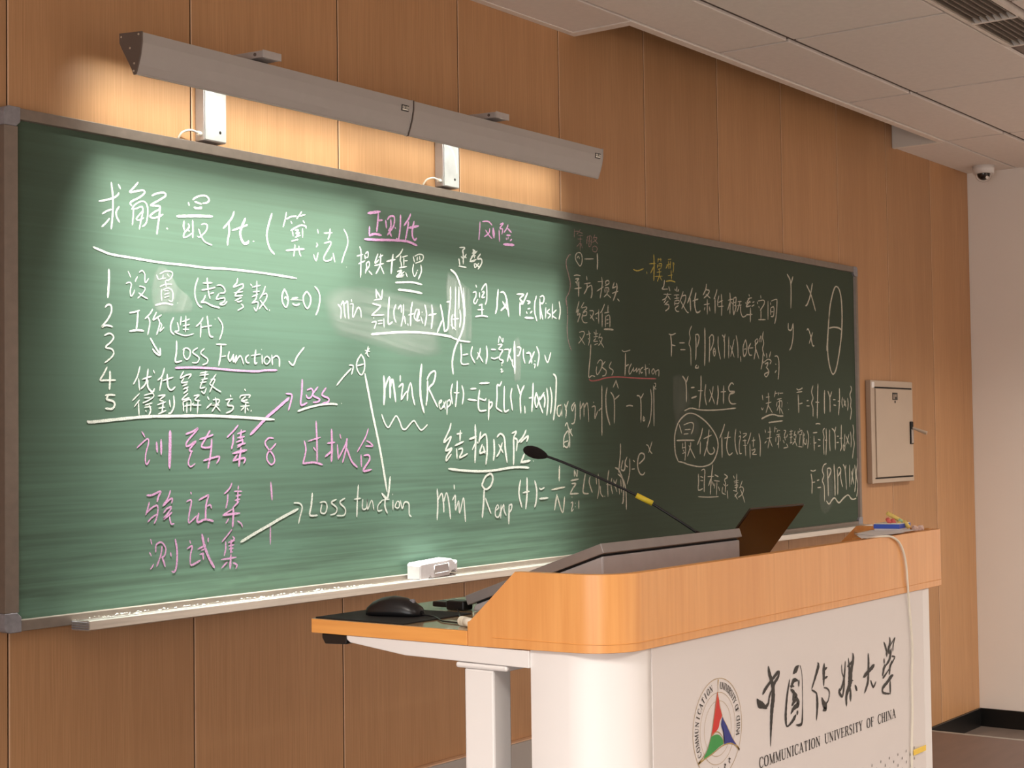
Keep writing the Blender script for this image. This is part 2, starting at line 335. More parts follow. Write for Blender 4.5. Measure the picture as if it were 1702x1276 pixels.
CHALK = [
('heading','W','large white heading reading 求解最优(算法)',
'5.3:339,2403 344,2367 344,2329 341,2297 338,2278;5.1:363,2400 370,2389;4.7:298,2348 320,2353 348,2363 361,2372 364,2378;4.6:309,2315 323,2324 340,2331;4.8:307,2281 320,2292 333,2306;5.1:365,2341 355,2326 357,2312 366,2299|4.9:430,2414 417,2400 401,2384 420,2388 446,2394 452,2388 435,2374 404,2357 408,2347;0:407,2338,4 420,2353,3.8 443,2364,3.5 458,2359,4 463,2342,4.4 461,2321,4.3 455,2304,4.1 443,2295,3.9;4.3:414,2341 412,2318 409,2296;3.6:414,2340 426,2343 440,2349 446,2340 434,2327 423,2314 433,2312 449,2320;4:443,2351 446,2338 439,2312 433,2287|4.9:477,2383 497,2392 521,2396 525,2388 503,2374 473,2357 488,2357 505,2357 504,2349 487,2340 471,2328 475,2323 493,2325 516,2336;5.6:505,2357 504,2337 498,2304 494,2279;4.8:528,2299 533,2298|5.6:608,2380 611,2371;0:624,2389,5.1 638,2398,5 660,2405,4.6 677,2404,5.2 685,2395,6.1 677,2387,5.1 661,2383,4.8;5:631,2384 646,2382 657,2380;4.7:628,2368 642,2367 658,2372;4.6:631,2365 658,2368;7.3:566,2338 572,2337 631,2344 698,2350|5.7:592,2326 590,2311 593,2300;5.3:623,2331 624,2307 623,2282;4.4:607,2320 610,2310 592,2292 589,2279;3.7:612,2315 604,2303 612,2300;3.4:589,2279 604,2284 621,2295;0:655,2322,3.6 667,2326,3.5 678,2322,4.3 673,2307,4.1 662,2296,3.9 649,2287,3.6 640,2288,3.6;4:645,2309 654,2291 668,2275 695,2268|5.9:279,2225 306,2218 339,2211 419,2207 507,2203 599,2203 677,2202 758,2205 903,2204 1034,2199|5.6:781,2373 773,2355 756,2336 738,2320;6.2:760,2337 761,2310 756,2290 754,2273;5.1:773,2317 802,2328 834,2340;7.9:825,2358 811,2332 804,2314 809,2295 820,2284 834,2288 837,2294;3.2:854,2294 859,2294|6.5:933,2384 920,2353 911,2322 914,2298 925,2276 942,2264|4.4:993,2394 987,2370 978,2348;4.5:993,2373 1011,2382 1036,2387;4.5:1058,2403 1049,2392 1036,2379;3.9:1049,2388 1073,2395;4.6:1011,2369 1016,2362;4.5:1063,2376 1070,2369|0:1010,2340,5.1 1028,2350,5 1054,2361,4.6 1074,2360,5.1 1076,2354,5.9;4.5:1017,2340 1021,2325;4.8:1061,2352 1061,2325;0:1028,2343,3.5 1043,2345,4.4 1032,2334,4.2 1048,2338,4.3 1035,2328,4;3.7:1028,2322 1053,2331;4.2:1013,2309 1028,2313 1042,2317;5.3:990,2279 1028,2285 1068,2290;4.6:1028,2300 1026,2285 1022,2264;4.5:1044,2297 1047,2277 1053,2267|4.3:1126,2356 1129,2344;4.2:1121,2314 1125,2308 1119,2301;4.2:1108,2277 1118,2259 1128,2285;4:1154,2347 1192,2352;5.4:1182,2363 1180,2346 1172,2329;0:1155,2316,3.9 1184,2323,4.3 1180,2309,4.8 1153,2273,4.9 1160,2262,4.1 1183,2267,4.3 1189,2276,4.8;5.1:1194,2289 1202,2262|4.7:1244,2368 1259,2348 1261,2322 1244,2288 1233,2262;2.5:1254,2251 1255,2250'),
('numbered_list','W','white numbered list from 1 to 5 under the heading',
'6.7:330,2171 330,2142 326,2095|3:394,2171 403,2155;3.4:387,2137 398,2141 405,2136 401,2118 404,2104 413,2114 416,2122;3.3:419,2144 420,2149 426,2158;3.2:432,2170 442,2176 451,2167 451,2149 455,2145 464,2156;3.1:432,2133 445,2132 452,2128 445,2116 426,2100;3.8:430,2115 444,2107 461,2101|3.4:492,2168 498,2157;3.1:504,2172 525,2181 546,2180 548,2170 537,2158 525,2156;2.3:516,2170 513,2160;2.2:530,2173 537,2167;2:498,2156 525,2162;2.9:504,2137 525,2145 546,2146;3.5:523,2154 526,2138;3.5:510,2130 508,2116 510,2099;0:514,2128,3 531,2135,2.8 546,2130,3.3 550,2116,3.7 546,2099,3.2 534,2102,3;2.4:519,2126 534,2128;2.5:519,2116 537,2122;2.5:519,2108 537,2113;4.8:487,2085 519,2092 550,2090;3:566,2096 567,2096|4.4:642,2171 631,2143 631,2116 642,2096 656,2089;5:676,2174 677,2158 679,2141;3.9:660,2158 695,2161;4:655,2138 679,2142 706,2149;4.9:679,2139 686,2115;4.2:688,2130 701,2134;4.4:669,2124 662,2111 653,2103 669,2104 694,2096 723,2092;0:712,2155,3.5 730,2156,3.8 743,2145,4.3 740,2136,3.9 724,2134,3.4;0:720,2132,4.2 710,2117,4.2 727,2119,3.5 741,2121,3.9 740,2111,4.1 723,2103,4.5 739,2102,3.7 751,2112,4|0:793,2181,4.5 789,2168,4.2 776,2155,4.1 796,2161,3.7 813,2166,3.9 813,2156,4.2 798,2147,4.1 782,2130,4.1 812,2133,3.5;3.6:778,2138 813,2144;3.8:782,2116 807,2127;3.7:789,2114 799,2114 809,2118;3.5:792,2089 802,2093 815,2101 806,2108|3.9:843,2168 850,2163;4.2:869,2179 868,2144 865,2127 849,2113;3.5:850,2159 884,2168;3.4:853,2146 880,2150;3.6:849,2131 873,2141;3.8:848,2113 873,2117 866,2092 856,2101;4.1:903,2166 894,2146 880,2128;3.9:894,2141 908,2144 906,2129 890,2111 876,2097;3.9:880,2125 897,2109 911,2097;4.9:919,2098 919,2095|0:982,2164,5.3 972,2144,5.5 974,2123,5.3 988,2109,4.3 997,2127,5.6 994,2145,5.3 982,2164,5.2;3.1:981,2134 987,2141 994,2130;5:1012,2137 1039,2141;5.3:1015,2122 1029,2118 1046,2123;1.6:1006,2133 1060,2135;0:1077,2163,5.2 1062,2147,5.5 1064,2126,5.4 1078,2111,4.3 1091,2126,5.5 1093,2146,5.5 1077,2163,5.2;5.5:1111,2180 1127,2167 1134,2144 1126,2112 1115,2093|5:317,2069 327,2077 337,2074 337,2057 324,2036 306,2017 321,2022 342,2019|4.3:398,2059 418,2063 433,2068;5.1:427,2064 425,2039 421,2016;5.4:398,2010 424,2014 447,2013|4:478,2074 468,2060 451,2046;4.3:460,2053 468,2037 460,2003;4:491,2066 479,2045 491,2050 509,2060;4.3:494,2054 502,2036 491,2004;3.3:503,2039 509,2032 503,2015 518,2027|4.8:552,2055 542,2036 542,2017 554,2008;0:565,2042,3.8 570,2021,3.8 556,2016,3.8 573,2010,3.3 597,2007,3.1 625,2014,3.3;3.9:579,2059 576,2035;3.3:582,2045 610,2054;3.3:585,2033 610,2039;4:596,2062 594,2017;3.1:585,2024 607,2025|3.9:660,2061 649,2046 633,2034;4.4:652,2044 649,2005;3.5:651,2033 671,2036 692,2040;5:675,2066 678,2043 684,2012 697,2008;4.1:704,2059 705,2058;4.2:716,2064 732,2045 732,2026 721,2001|4.6:314,1995 332,2001 345,1992 335,1978 318,1964 338,1960 345,1949 335,1936 315,1923|5.2:469,1995 485,1973 501,1954;5.2:477,1966 488,1955 503,1950 503,1969|0:562,1991,5.5 561,1960,5.4 558,1933,5 581,1937,4.4;0:584,1967,3.6 597,1973,3.4 611,1966,4.1 609,1950,4.1 598,1941,3.5 587,1953,4.1 589,1970,4.3;0:639,1975,3.8 620,1962,4.2 643,1948,4.1 637,1934,3.8 618,1933,3.3;3.9:664,1974 650,1960 675,1945 672,1933 656,1928|4.4:708,1988 747,1988;5.7:727,1986 725,1958 717,1927;3.1:728,1953 745,1956;4.8:758,1969 754,1952 761,1942 774,1960;4.8:774,1962 774,1940 786,1958 781,1936;4.6:781,1938 801,1958 814,1934;0:834,1962,4.7 822,1952,5.1 827,1940,4.7 837,1940,3.9;0:863,1978,5.9 858,1953,6 859,1938,5.5 868,1941,4.9;3.4:843,1960 882,1966;3.9:885,1980 886,1979;4.4:887,1964 888,1937;0:902,1959,4.1 895,1947,4.4 906,1937,3.4 920,1950,4.4 909,1960,3.7 902,1957,3.7;5.8:927,1965 930,1935;0:930,1955,4.9 946,1963,4.5 958,1954,5.6 958,1931,6|5.5:997,1949 1016,1938 1033,1964 1064,1993|4.9:323,1912 311,1893 300,1877 318,1877 351,1878;6.3:332,1902 332,1879 330,1852|5.4:316,1837 331,1839 349,1838;6:326,1836 321,1827 342,1822 347,1812 338,1802 316,1803|4.1:433,1917 424,1890 410,1868;4.3:428,1884 431,1853;4.3:440,1882 472,1891;4.8:461,1911 453,1873 435,1856;5.4:459,1882 460,1862 475,1849 483,1858;3.5:479,1908 483,1900|4.5:518,1915 509,1892 494,1881;4.7:509,1887 501,1853;4.1:512,1880 550,1891;0:528,1898,5.7 528,1884,5.6 531,1863,5.3 542,1855,4.4 556,1864,5|4.1:587,1908 575,1889 596,1897 614,1900 604,1888;4:588,1889 579,1876 602,1879;3.9:583,1867 600,1873;3.8:584,1858 604,1865;4.2:592,1864 600,1856 586,1847|3.5:647,1904 675,1909;4.2:667,1911 663,1887;3.4:645,1898 679,1902;3.4:651,1886 675,1890;3.4:647,1877 671,1881;3.9:659,1887 647,1863 666,1866;3.8:651,1854 662,1848 670,1863;4:707,1903 682,1875;0:686,1887,3.3 702,1888,4.1 694,1872,4.1 682,1851,4.1;3.8:682,1875 706,1861 726,1853|3.6:431,1844 406,1824;3.6:431,1827 413,1808;4:427,1821 429,1784;3.4:446,1839 475,1845 479,1836 460,1825 442,1819;3.2:446,1832 468,1833;3.4:449,1813 475,1819;3.2:447,1807 471,1809;4.9:464,1813 469,1799 462,1785;4.7:451,1799 454,1795|3.9:495,1838 520,1841 501,1828 512,1825;3.8:493,1814 523,1823;4.4:514,1825 508,1791;3.6:497,1805 519,1808;3.8:495,1789 523,1799;4.4:535,1828 538,1808;5.2:550,1840 552,1814 542,1794 531,1791|3.8:602,1847 580,1829 607,1835;4.2:584,1826 586,1797;0:584,1823,3.5 611,1829,3.8 611,1797,4.3;4.2:598,1823 597,1792;3.4:586,1811 611,1815;3.8:623,1840 643,1843 627,1830 646,1827;3.6:623,1821 619,1815 650,1815;4.3:639,1830 636,1791|4.4:674,1839 680,1830;4.2:670,1806 690,1821;3.9:694,1830 718,1831 712,1819 686,1815 718,1816;4.5:704,1837 706,1816 690,1797;4.2:706,1813 722,1799|5.1:761,1845 763,1839;4.1:742,1831 771,1834;4.7:759,1831 750,1816 771,1813 767,1801 744,1793|4.2:817,1863 821,1857;4:798,1835 804,1844 838,1846 833,1838;4:821,1841 804,1829 833,1823;3.6:808,1829 829,1832;3.4:800,1813 837,1815;4.5:821,1823 818,1792;3.9:816,1811 802,1801;4.2:825,1809 831,1801;4.5:841,1798 843,1802|8:259,1771 269,1767 352,1774 460,1782 572,1784 690,1785 812,1781 936,1775'),
('pink_underline','P','pink underline below the words Loss Function on the left',
'5.8:556,1916 612,1919 691,1919 772,1916 864,1915 898,1919 949,1921'),
('pink_terms','P','pink words 训练集, 验证集 and 测试集 with counts and arrow',
'4.4:438,1742 449,1727;4.3:421,1698 445,1715 459,1722 461,1710 452,1684 450,1662 455,1653 465,1666;6.6:489,1713 491,1685;6.7:505,1720 505,1678;9.8:537,1744 536,1695 534,1641|5.4:593,1734 618,1741 638,1750 626,1738 597,1712 599,1700 630,1714 606,1691 618,1686;0:614,1685,4.8 602,1656,4.9 610,1644,4 627,1652,4.3;5.2:643,1719 673,1726 695,1732;5.6:683,1744 665,1720 651,1699 677,1696 689,1702;6.2:689,1720 687,1693 681,1663 674,1637;5.4:657,1659 688,1666 717,1670 712,1657 706,1651|5.4:791,1759 770,1740 747,1724;6:772,1731 770,1710 764,1690;5:787,1734 820,1742;6.1:803,1746 799,1719;4.8:786,1722 816,1726;5:782,1710 811,1717;5.7:805,1722 807,1707 786,1695;4.9:786,1701 820,1707;7.2:768,1678 824,1687;7.3:801,1695 796,1667 792,1640;6.6:769,1656 786,1674;0:769,1657,5.8 815,1664,5.9 811,1649,7.2|8.9:838,1731 868,1753 903,1780 948,1808 998,1840;0:984,1852,4.9 1009,1849,5.7 1005,1829,6.1 994,1802,6|0:1054,1896,7.2 1052,1860,7.1 1047,1820,6.6 1074,1826,5.6;0:1074,1864,4.9 1093,1869,4.9 1100,1858,6.2 1090,1842,5.3 1076,1841,5 1070,1850,5.7;5.8:1100,1855 1122,1875;0:1103,1858,6.2 1100,1848,5.7 1129,1837,5.9 1118,1829,5.2 1099,1828,4.7;0:1158,1873,6 1139,1851,6.4 1167,1841,5.8 1166,1830,5.7 1140,1825,5.1|0:932,1720,4.4 912,1721,5 897,1707,5.9 908,1691,5.4 929,1672,5.5 935,1653,5.9 922,1643,4.6 905,1657,5.6 907,1676,5.5 929,1694,5.3 942,1705,5.3|6.1:1060,1712 1067,1683 1053,1642;6:1053,1643 1099,1646 1140,1638;4.6:1076,1710 1132,1722;6.9:1112,1771 1115,1708 1115,1648;5.2:1099,1692 1110,1681|5.5:1160,1703 1195,1706;8.5:1180,1746 1181,1691 1178,1646;7:1150,1662 1183,1681;5.4:1217,1731 1222,1717;6.5:1205,1699 1209,1653;6.1:1209,1655 1241,1697 1251,1717;6.5:1248,1717 1245,1687 1228,1643;6.9:1248,1687 1269,1647 1296,1627|5.3:1349,1748 1334,1719 1296,1675;0:1339,1709,5.1 1354,1704,5.3 1369,1692,5.4 1334,1693,4.3;6.3:1313,1666 1315,1628;0:1326,1663,5.6 1348,1664,6.5 1353,1649,7.3 1323,1616,7.5 1363,1619,5.6|6.8:919,1592 924,1539|4.7:916,1465 915,1409|5.8:454,1570 472,1570 502,1579 494,1564 490,1551;4.9:463,1552 457,1534 450,1517;4.7:453,1523 472,1536 490,1541 492,1524 486,1504 479,1493;4.5:457,1498 472,1510 490,1518;5.2:537,1581 528,1560 509,1539;5.1:511,1539 531,1554 543,1558 541,1545;5.1:512,1520 524,1531 539,1535 531,1522 512,1504 531,1513 542,1521;0:533,1510,5.4 538,1490,5.1 550,1489,4.3|5.1:610,1574 612,1567;0:594,1547,4.6 608,1552,4.2 612,1545,5.3 604,1513,5.3 603,1489,4.3 631,1507,4.8;0:639,1550,5.3 672,1562,5.1 674,1557,6.1 666,1534,6.2 664,1492,6.3;4.8:670,1532 682,1535 686,1525;0:639,1514,7.6 634,1489,6.9 662,1495,6 694,1489,6.3|5.1:765,1594 755,1578 735,1564;5.5:749,1563 747,1542 741,1523;5.6:790,1585 788,1574;4.2:773,1570 804,1569;4.5:779,1556 800,1559;4.5:775,1544 796,1547;5.7:788,1571 785,1532;5:771,1526 792,1541;6.8:728,1504 795,1507;6.9:769,1526 769,1502 766,1468;4.4:752,1494 740,1480;4.4:785,1485 799,1477 805,1466;4.1:767,1520 728,1504|4.2:466,1452 471,1437;4:462,1417 469,1406;4:476,1384 471,1376 465,1371;4.8:484,1415 486,1435 504,1441 519,1424 515,1405 504,1400;5:506,1431 502,1408 487,1376;6:506,1402 517,1374;4.8:536,1412 538,1400;0:553,1447,6.3 559,1416,6.4 558,1381,6.3 551,1359,5.8 539,1360,4.9|5.1:605,1440 609,1431;5:595,1417 614,1424 608,1401 606,1375;5.8:606,1375 614,1372 645,1383;4.9:634,1414 665,1424;4.8:647,1410 659,1413;5.8:653,1404 655,1383;4.7:641,1399 657,1401;8.1:650,1455 659,1422 677,1385 696,1358;4.8:673,1444 673,1431|4.7:764,1462 746,1446 725,1429;5.1:739,1429 739,1408 733,1389;4.7:766,1442 772,1433 749,1425;4.3:749,1425 774,1430;4.1:749,1416 772,1418;4.2:751,1407 770,1409;4.1:755,1398 766,1398;6.5:760,1433 759,1394;4.8:721,1379 780,1382;7.2:759,1391 755,1350;5:745,1371 722,1355;5.2:767,1367 782,1360 777,1349'),
('loss_notes','W','white arrows, underline, theta star and words Loss function',
'6:1033,1800 1081,1812 1136,1821 1185,1824 1208,1822;4:1225,1826 1227,1825|5.6:1205,1881 1236,1908 1272,1935;0:1262,1945,4.2 1280,1944,5 1279,1932,5.6 1273,1916,5.5|0:1319,1982,5.6 1299,1957,5.9 1299,1933,5.8 1318,1916,4.3 1333,1934,6 1333,1963,6 1319,1980,5.6;4.8:1299,1944 1331,1951;4.5:1352,2008 1347,1983 1355,1974;3.5:1336,1994 1360,1991;4.2:1358,2002 1337,1982|9.1:1335,1921 1370,1793 1404,1678 1435,1546;8.2:1409,1542 1437,1527 1451,1594|8.5:797,1424 854,1446 918,1469 966,1487 1033,1509;0:1013,1527,4.2 1038,1525,4.7 1049,1512,5.8 1040,1487,5.5 1033,1465,5.5|0:1093,1554,7.2 1088,1516,7.1 1082,1488,6.4 1115,1486,5.1;0:1125,1524,4 1148,1525,4.5 1157,1510,5.6 1148,1491,4.7 1129,1495,5.1 1134,1518,5.4;0:1200,1531,4.6 1176,1522,5.7 1200,1505,5.2 1195,1489,4.9 1171,1484,4.4;0:1238,1533,4.8 1214,1521,5.7 1238,1500,5.3 1233,1481,4.7 1199,1481,4|6.3:1300,1572 1294,1524 1291,1472;4.6:1279,1528 1311,1530;0:1319,1527,5.4 1318,1497,4.9 1336,1499,4.9 1341,1526,4.9 1341,1493,4 1361,1522,3.7 1371,1491,5.2;4.6:1412,1520 1391,1504 1391,1487 1411,1489;6.8:1427,1533 1424,1499 1436,1477;3.6:1409,1520 1447,1522;4.9:1461,1538 1462,1535;5.2:1463,1518 1462,1487;0:1484,1514,4.7 1473,1497,4.8 1491,1493,4.3 1494,1510,4.9 1484,1514,4;0:1499,1516,5.9 1509,1489,4.8 1520,1509,5.1 1541,1504,5.7 1543,1470,6 1554,1461,5.4'),
('regularisation','P','pink underlined 正则化 near the top centre',
'9.1:1356,2430 1417,2442;7.6:1407,2435 1403,2403 1398,2375;6.1:1401,2411 1428,2416;7.2:1364,2389 1362,2361;7.6:1361,2359 1388,2367 1421,2366|7.2:1442,2417 1446,2391;6.4:1450,2419 1463,2431 1484,2432 1481,2403 1449,2369;7:1467,2423 1467,2398 1454,2383;8.2:1458,2384 1470,2367;5.3:1487,2399 1491,2394;0:1516,2442,7.1 1513,2398,7 1504,2361,6.5 1493,2364,5.6;6.8:1567,2451 1556,2433 1532,2408;7.3:1556,2424 1549,2396 1538,2361;8:1555,2403 1607,2415;0:1584,2428,8.1 1575,2401,8.3 1574,2379,8.1 1585,2366,6.6 1596,2374,7.2;7.9:1339,2346 1396,2349 1470,2355 1546,2358 1598,2349'),
('penalty_notes','W','white 损失+惩罚 and min formula on the grey erased patch',
'5.4:1317,2320 1323,2298 1319,2223;4.2:1303,2289 1332,2297;4.4:1310,2265 1342,2278;4.9:1343,2300 1355,2307 1356,2293;5.4:1340,2297 1342,2283;0:1346,2270,4.3 1360,2276,4.6 1362,2264,5.5;5.4:1346,2270 1348,2257 1342,2238;4.9:1362,2264 1346,2246;4.8:1358,2247 1374,2236;4.5:1346,2287 1356,2291|5.2:1403,2305 1388,2274 1407,2286;4.5:1407,2294 1428,2303;4.2:1386,2266 1431,2276;5.4:1416,2306 1413,2270 1392,2240;5.2:1415,2268 1431,2243|5.8:1444,2284 1488,2294;7.7:1477,2310 1471,2281 1466,2246|5:1526,2332 1511,2314 1490,2300;5.7:1515,2309 1511,2289;3.7:1520,2304 1550,2312;5.1:1530,2305 1530,2277;3.5:1532,2293 1549,2295;4.9:1515,2290 1519,2271;4.8:1506,2268 1545,2276;0:1496,2255,4.8 1519,2260,6.4 1491,2238,5.6;4.8:1491,2240 1531,2247;4.1:1514,2248 1532,2258;4.6:1538,2256 1546,2242;2.9:1493,2236 1527,2241|4.9:1577,2312 1584,2293;0:1584,2312,4 1606,2321,3.5 1628,2319,4.6 1623,2302,4.3 1588,2290,3.9;5:1599,2312 1597,2299;5.1:1610,2315 1612,2302;0:1579,2287,5 1574,2264,5.1 1583,2246,3.7 1596,2263,4.6;5.8:1616,2287 1618,2265 1602,2238;3.6:1596,2266 1601,2269|6.2:1487,2219 1518,2222 1570,2226 1621,2222;7.2:1499,2197 1560,2197 1621,2193|5.5:1214,2132 1228,2118 1226,2088;5.4:1228,2130 1239,2142 1243,2113 1247,2091;5.4:1247,2136 1258,2143 1260,2114 1263,2089;5.6:1275,2151 1277,2144;0:1268,2135,3.7 1283,2136,5 1281,2115,5.5 1283,2095,4.4 1304,2126,4.7 1317,2121,5.1 1321,2096,5.4|6.1:1392,2191 1394,2163;5.4:1394,2187 1418,2160;6:1423,2192 1418,2160;3.8:1381,2155 1420,2162;5.3:1374,2144 1405,2140 1411,2135 1369,2106;4.5:1369,2106 1431,2111;4.1:1378,2099 1382,2098;0:1369,2083,3.8 1391,2087,4.7 1381,2064,4.9;3.7:1399,2090 1422,2093;3.7:1399,2081 1421,2084;5.3:1428,2099 1429,2071|0:1456,2170,7 1451,2125,7.1 1450,2084,6.5 1471,2091,5.5;5.9:1488,2148 1478,2127 1480,2103 1489,2090;5.3:1499,2134 1513,2147 1515,2123;5.7:1526,2151 1524,2115 1512,2078;5.8:1530,2112 1535,2088;5.6:1546,2089 1548,2083;6.8:1571,2161 1563,2132 1560,2083;4.4:1549,2117 1577,2124;0:1591,2140,5.6 1579,2115,6.1 1591,2103,4.8 1605,2128,6 1596,2140,5.4;0:1605,2140,5.7 1591,2103,5.9 1609,2104,3.9;4.9:1619,2132 1620,2129;4.8:1612,2116 1623,2093;6.4:1634,2157 1643,2124 1633,2086;5.8:1652,2122 1694,2130;8:1670,2158 1674,2120 1666,2078|8:1716,2162 1727,2123 1734,2086 1736,2071;7.4:1725,2110 1697,2067;6.8:1736,2072 1754,2084 1759,2125 1770,2175;5.2:1748,2172 1770,2176;7.4:1771,2225 1770,2178;6.4:1799,2227 1795,2151 1789,2126;6.7:1782,2132 1774,2113 1781,2082;7:1795,2151 1793,2083;4.6:1781,2116 1814,2120;7:1816,2228 1815,2153;7.4:1820,2150 1824,2122 1818,2090;5.4:1841,2227 1850,2130;4:1769,2097 1798,2080|7.6:1366,2046 1425,2052 1516,2060 1609,2063 1704,2061 1778,2056;5.6:1773,2054 1823,2045 1876,2043;8.3:1772,2284 1802,2268 1826,2229 1840,2173 1844,2117 1828,2072 1792,2020 1776,1973 1780,1930'),
('risk_heading','P','pink 风险 with thick pink underline near top centre',
'5.6:1939,2463 1936,2432 1931,2399;0:1952,2465,4.5 1986,2469,5.1 2008,2458,5.8;14:2014,2448 2018,2415;5.4:1994,2446 1989,2429 1962,2413;5.2:1969,2438 1989,2421 2007,2411;6.3:2048,2446 2050,2404;0:2053,2465,3.9 2074,2472,5.5 2053,2452,5.2 2069,2450,5 2064,2431,5.2;5.6:2102,2470 2094,2456 2076,2439;7.2:2099,2456 2122,2443;6.1:2091,2431 2115,2433;5.2:2089,2422 2091,2414;5:2103,2426 2098,2417;5.8:2112,2413 2124,2420;9.9:2072,2397 2137,2400'),
('risk_notes','W','white 函数, 望风险(Risk) and expectation formula',
'0:1822,2363,4.2 1852,2365,5.3 1839,2353,6 1843,2342,6;6.4:1843,2353 1842,2308;5.2:1830,2333 1843,2326;5:1847,2335 1860,2331;0:1815,2321,4 1819,2322,5.9 1823,2301,6.1;4.6:1816,2299 1859,2298;5.6:1847,2329 1860,2344|0:1895,2363,5.2 1910,2356,6.2 1891,2349,4.8;6.2:1897,2363 1905,2334;5.3:1921,2360 1890,2339;4.4:1886,2338 1912,2343;4.6:1877,2319 1916,2330;0:1899,2345,5.7 1881,2322,6 1907,2324,4;0:1903,2315,6.2 1907,2301,4 1929,2318,5.4;5.8:1939,2351 1921,2333 1943,2334 1945,2319 1924,2297;5.3:1907,2316 1933,2303|5.6:1910,2242 1915,2233;0:1893,2213,4.3 1910,2217,5.1 1910,2202,5.8 1897,2184,6.1 1907,2176,4.6 1921,2193,5.4;5.7:1941,2225 1959,2244 1971,2245 1972,2197 1962,2176;6.2:1931,2217 1931,2199;0:1944,2219,3.8 1958,2220,6.3 1943,2200,5.9 1962,2203,4.1;5.1:1926,2171 1947,2177;4.6:1918,2156 1954,2159;7.1:1943,2175 1944,2137;5.6:1906,2131 1942,2137 1976,2135|8.5:2039,2235 2033,2201 2030,2171 2020,2148;0:2051,2225,5.4 2071,2226,7.3 2086,2205,8.4 2099,2142,8.6;7.4:2091,2205 2080,2180 2052,2161;7.3:2063,2194 2090,2166|6.1:2147,2225 2193,2228;0:2193,2227,6.2 2167,2210,7.1 2182,2199,7.8 2167,2189,6.1;8.7:2167,2198 2166,2149;7.7:2214,2234 2198,2212 2182,2190;0:2208,2206,5.7 2229,2202,7.2 2213,2194,5.9;5.1:2213,2176 2229,2179;6.9:2205,2166 2210,2159;6.2:2228,2162 2241,2170;8:2194,2144 2249,2145|7:2269,2227 2258,2200 2257,2166 2270,2135;7.4:2290,2218 2291,2143;0:2290,2224,5.3 2309,2230,5.3 2317,2220,7.5 2308,2203,6.2 2290,2196,7.5 2307,2143,7;5.5:2327,2205 2328,2202;5.8:2327,2189 2323,2148;5.3:2351,2184 2334,2171 2356,2163 2339,2149;5.9:2370,2204 2366,2148;0:2395,2184,4.9 2367,2163,6 2394,2151,4.7;7.4:2412,2216 2419,2182 2410,2148|0:1824,2035,6.9 1825,1991,7 1823,1974,6.5 1834,1965,4.9 1867,1968,4.5;4.7:1832,1997 1863,2001;6.6:1887,2028 1879,1999 1900,1972;6.5:1932,2024 1925,2003 1910,1984;6.2:1915,2009 1946,1976;8:1966,2033 1970,2002 1962,1971;5.5:1993,2022 2020,2022;5:1992,1993 2012,1990 2036,1997;0:2035,2046,5.6 2043,2070,4 2060,2050,4.4 2063,2065,5.8;0:2032,2040,3.6 2057,2041,5.6 2037,2025,5.6 2062,2023,4;6.2:2062,2023 2039,1993 2063,1984 2051,1975;4.7:2053,1972 2055,1966;0:2045,1954,3.6 2055,1954,5.4 2050,1944,4.9 2063,1949,4.5|0:2069,2024,4.5 2097,2025,6.1 2096,2007,7.6;6.9:2110,2030 2096,2007 2086,1982;6.6:2096,2007 2114,1983;5.7:2119,1992 2116,1974 2126,1962;11.1:2130,2056 2130,1941;0:2145,2036,4.8 2168,2033,6.6 2157,2009,6.2 2145,2005,5.1;6.9:2184,2031 2183,2004 2193,1979;0:2201,2016,5.6 2225,2016,7.6 2234,1981,8.4;7.7:2251,2024 2235,2002 2216,1980;5.4:2253,1992 2254,1988;0:2245,1978,3.9 2255,1977,5.4 2250,1964,5.3;7.5:2265,2043 2280,2013 2268,1971|0:2315,2014,7.1 2333,1987,5.6 2355,2025,7.3'),
('min_formula','W','white formula min R emp (f) = Ep[L(Y,f(x))] over a wavy underline',
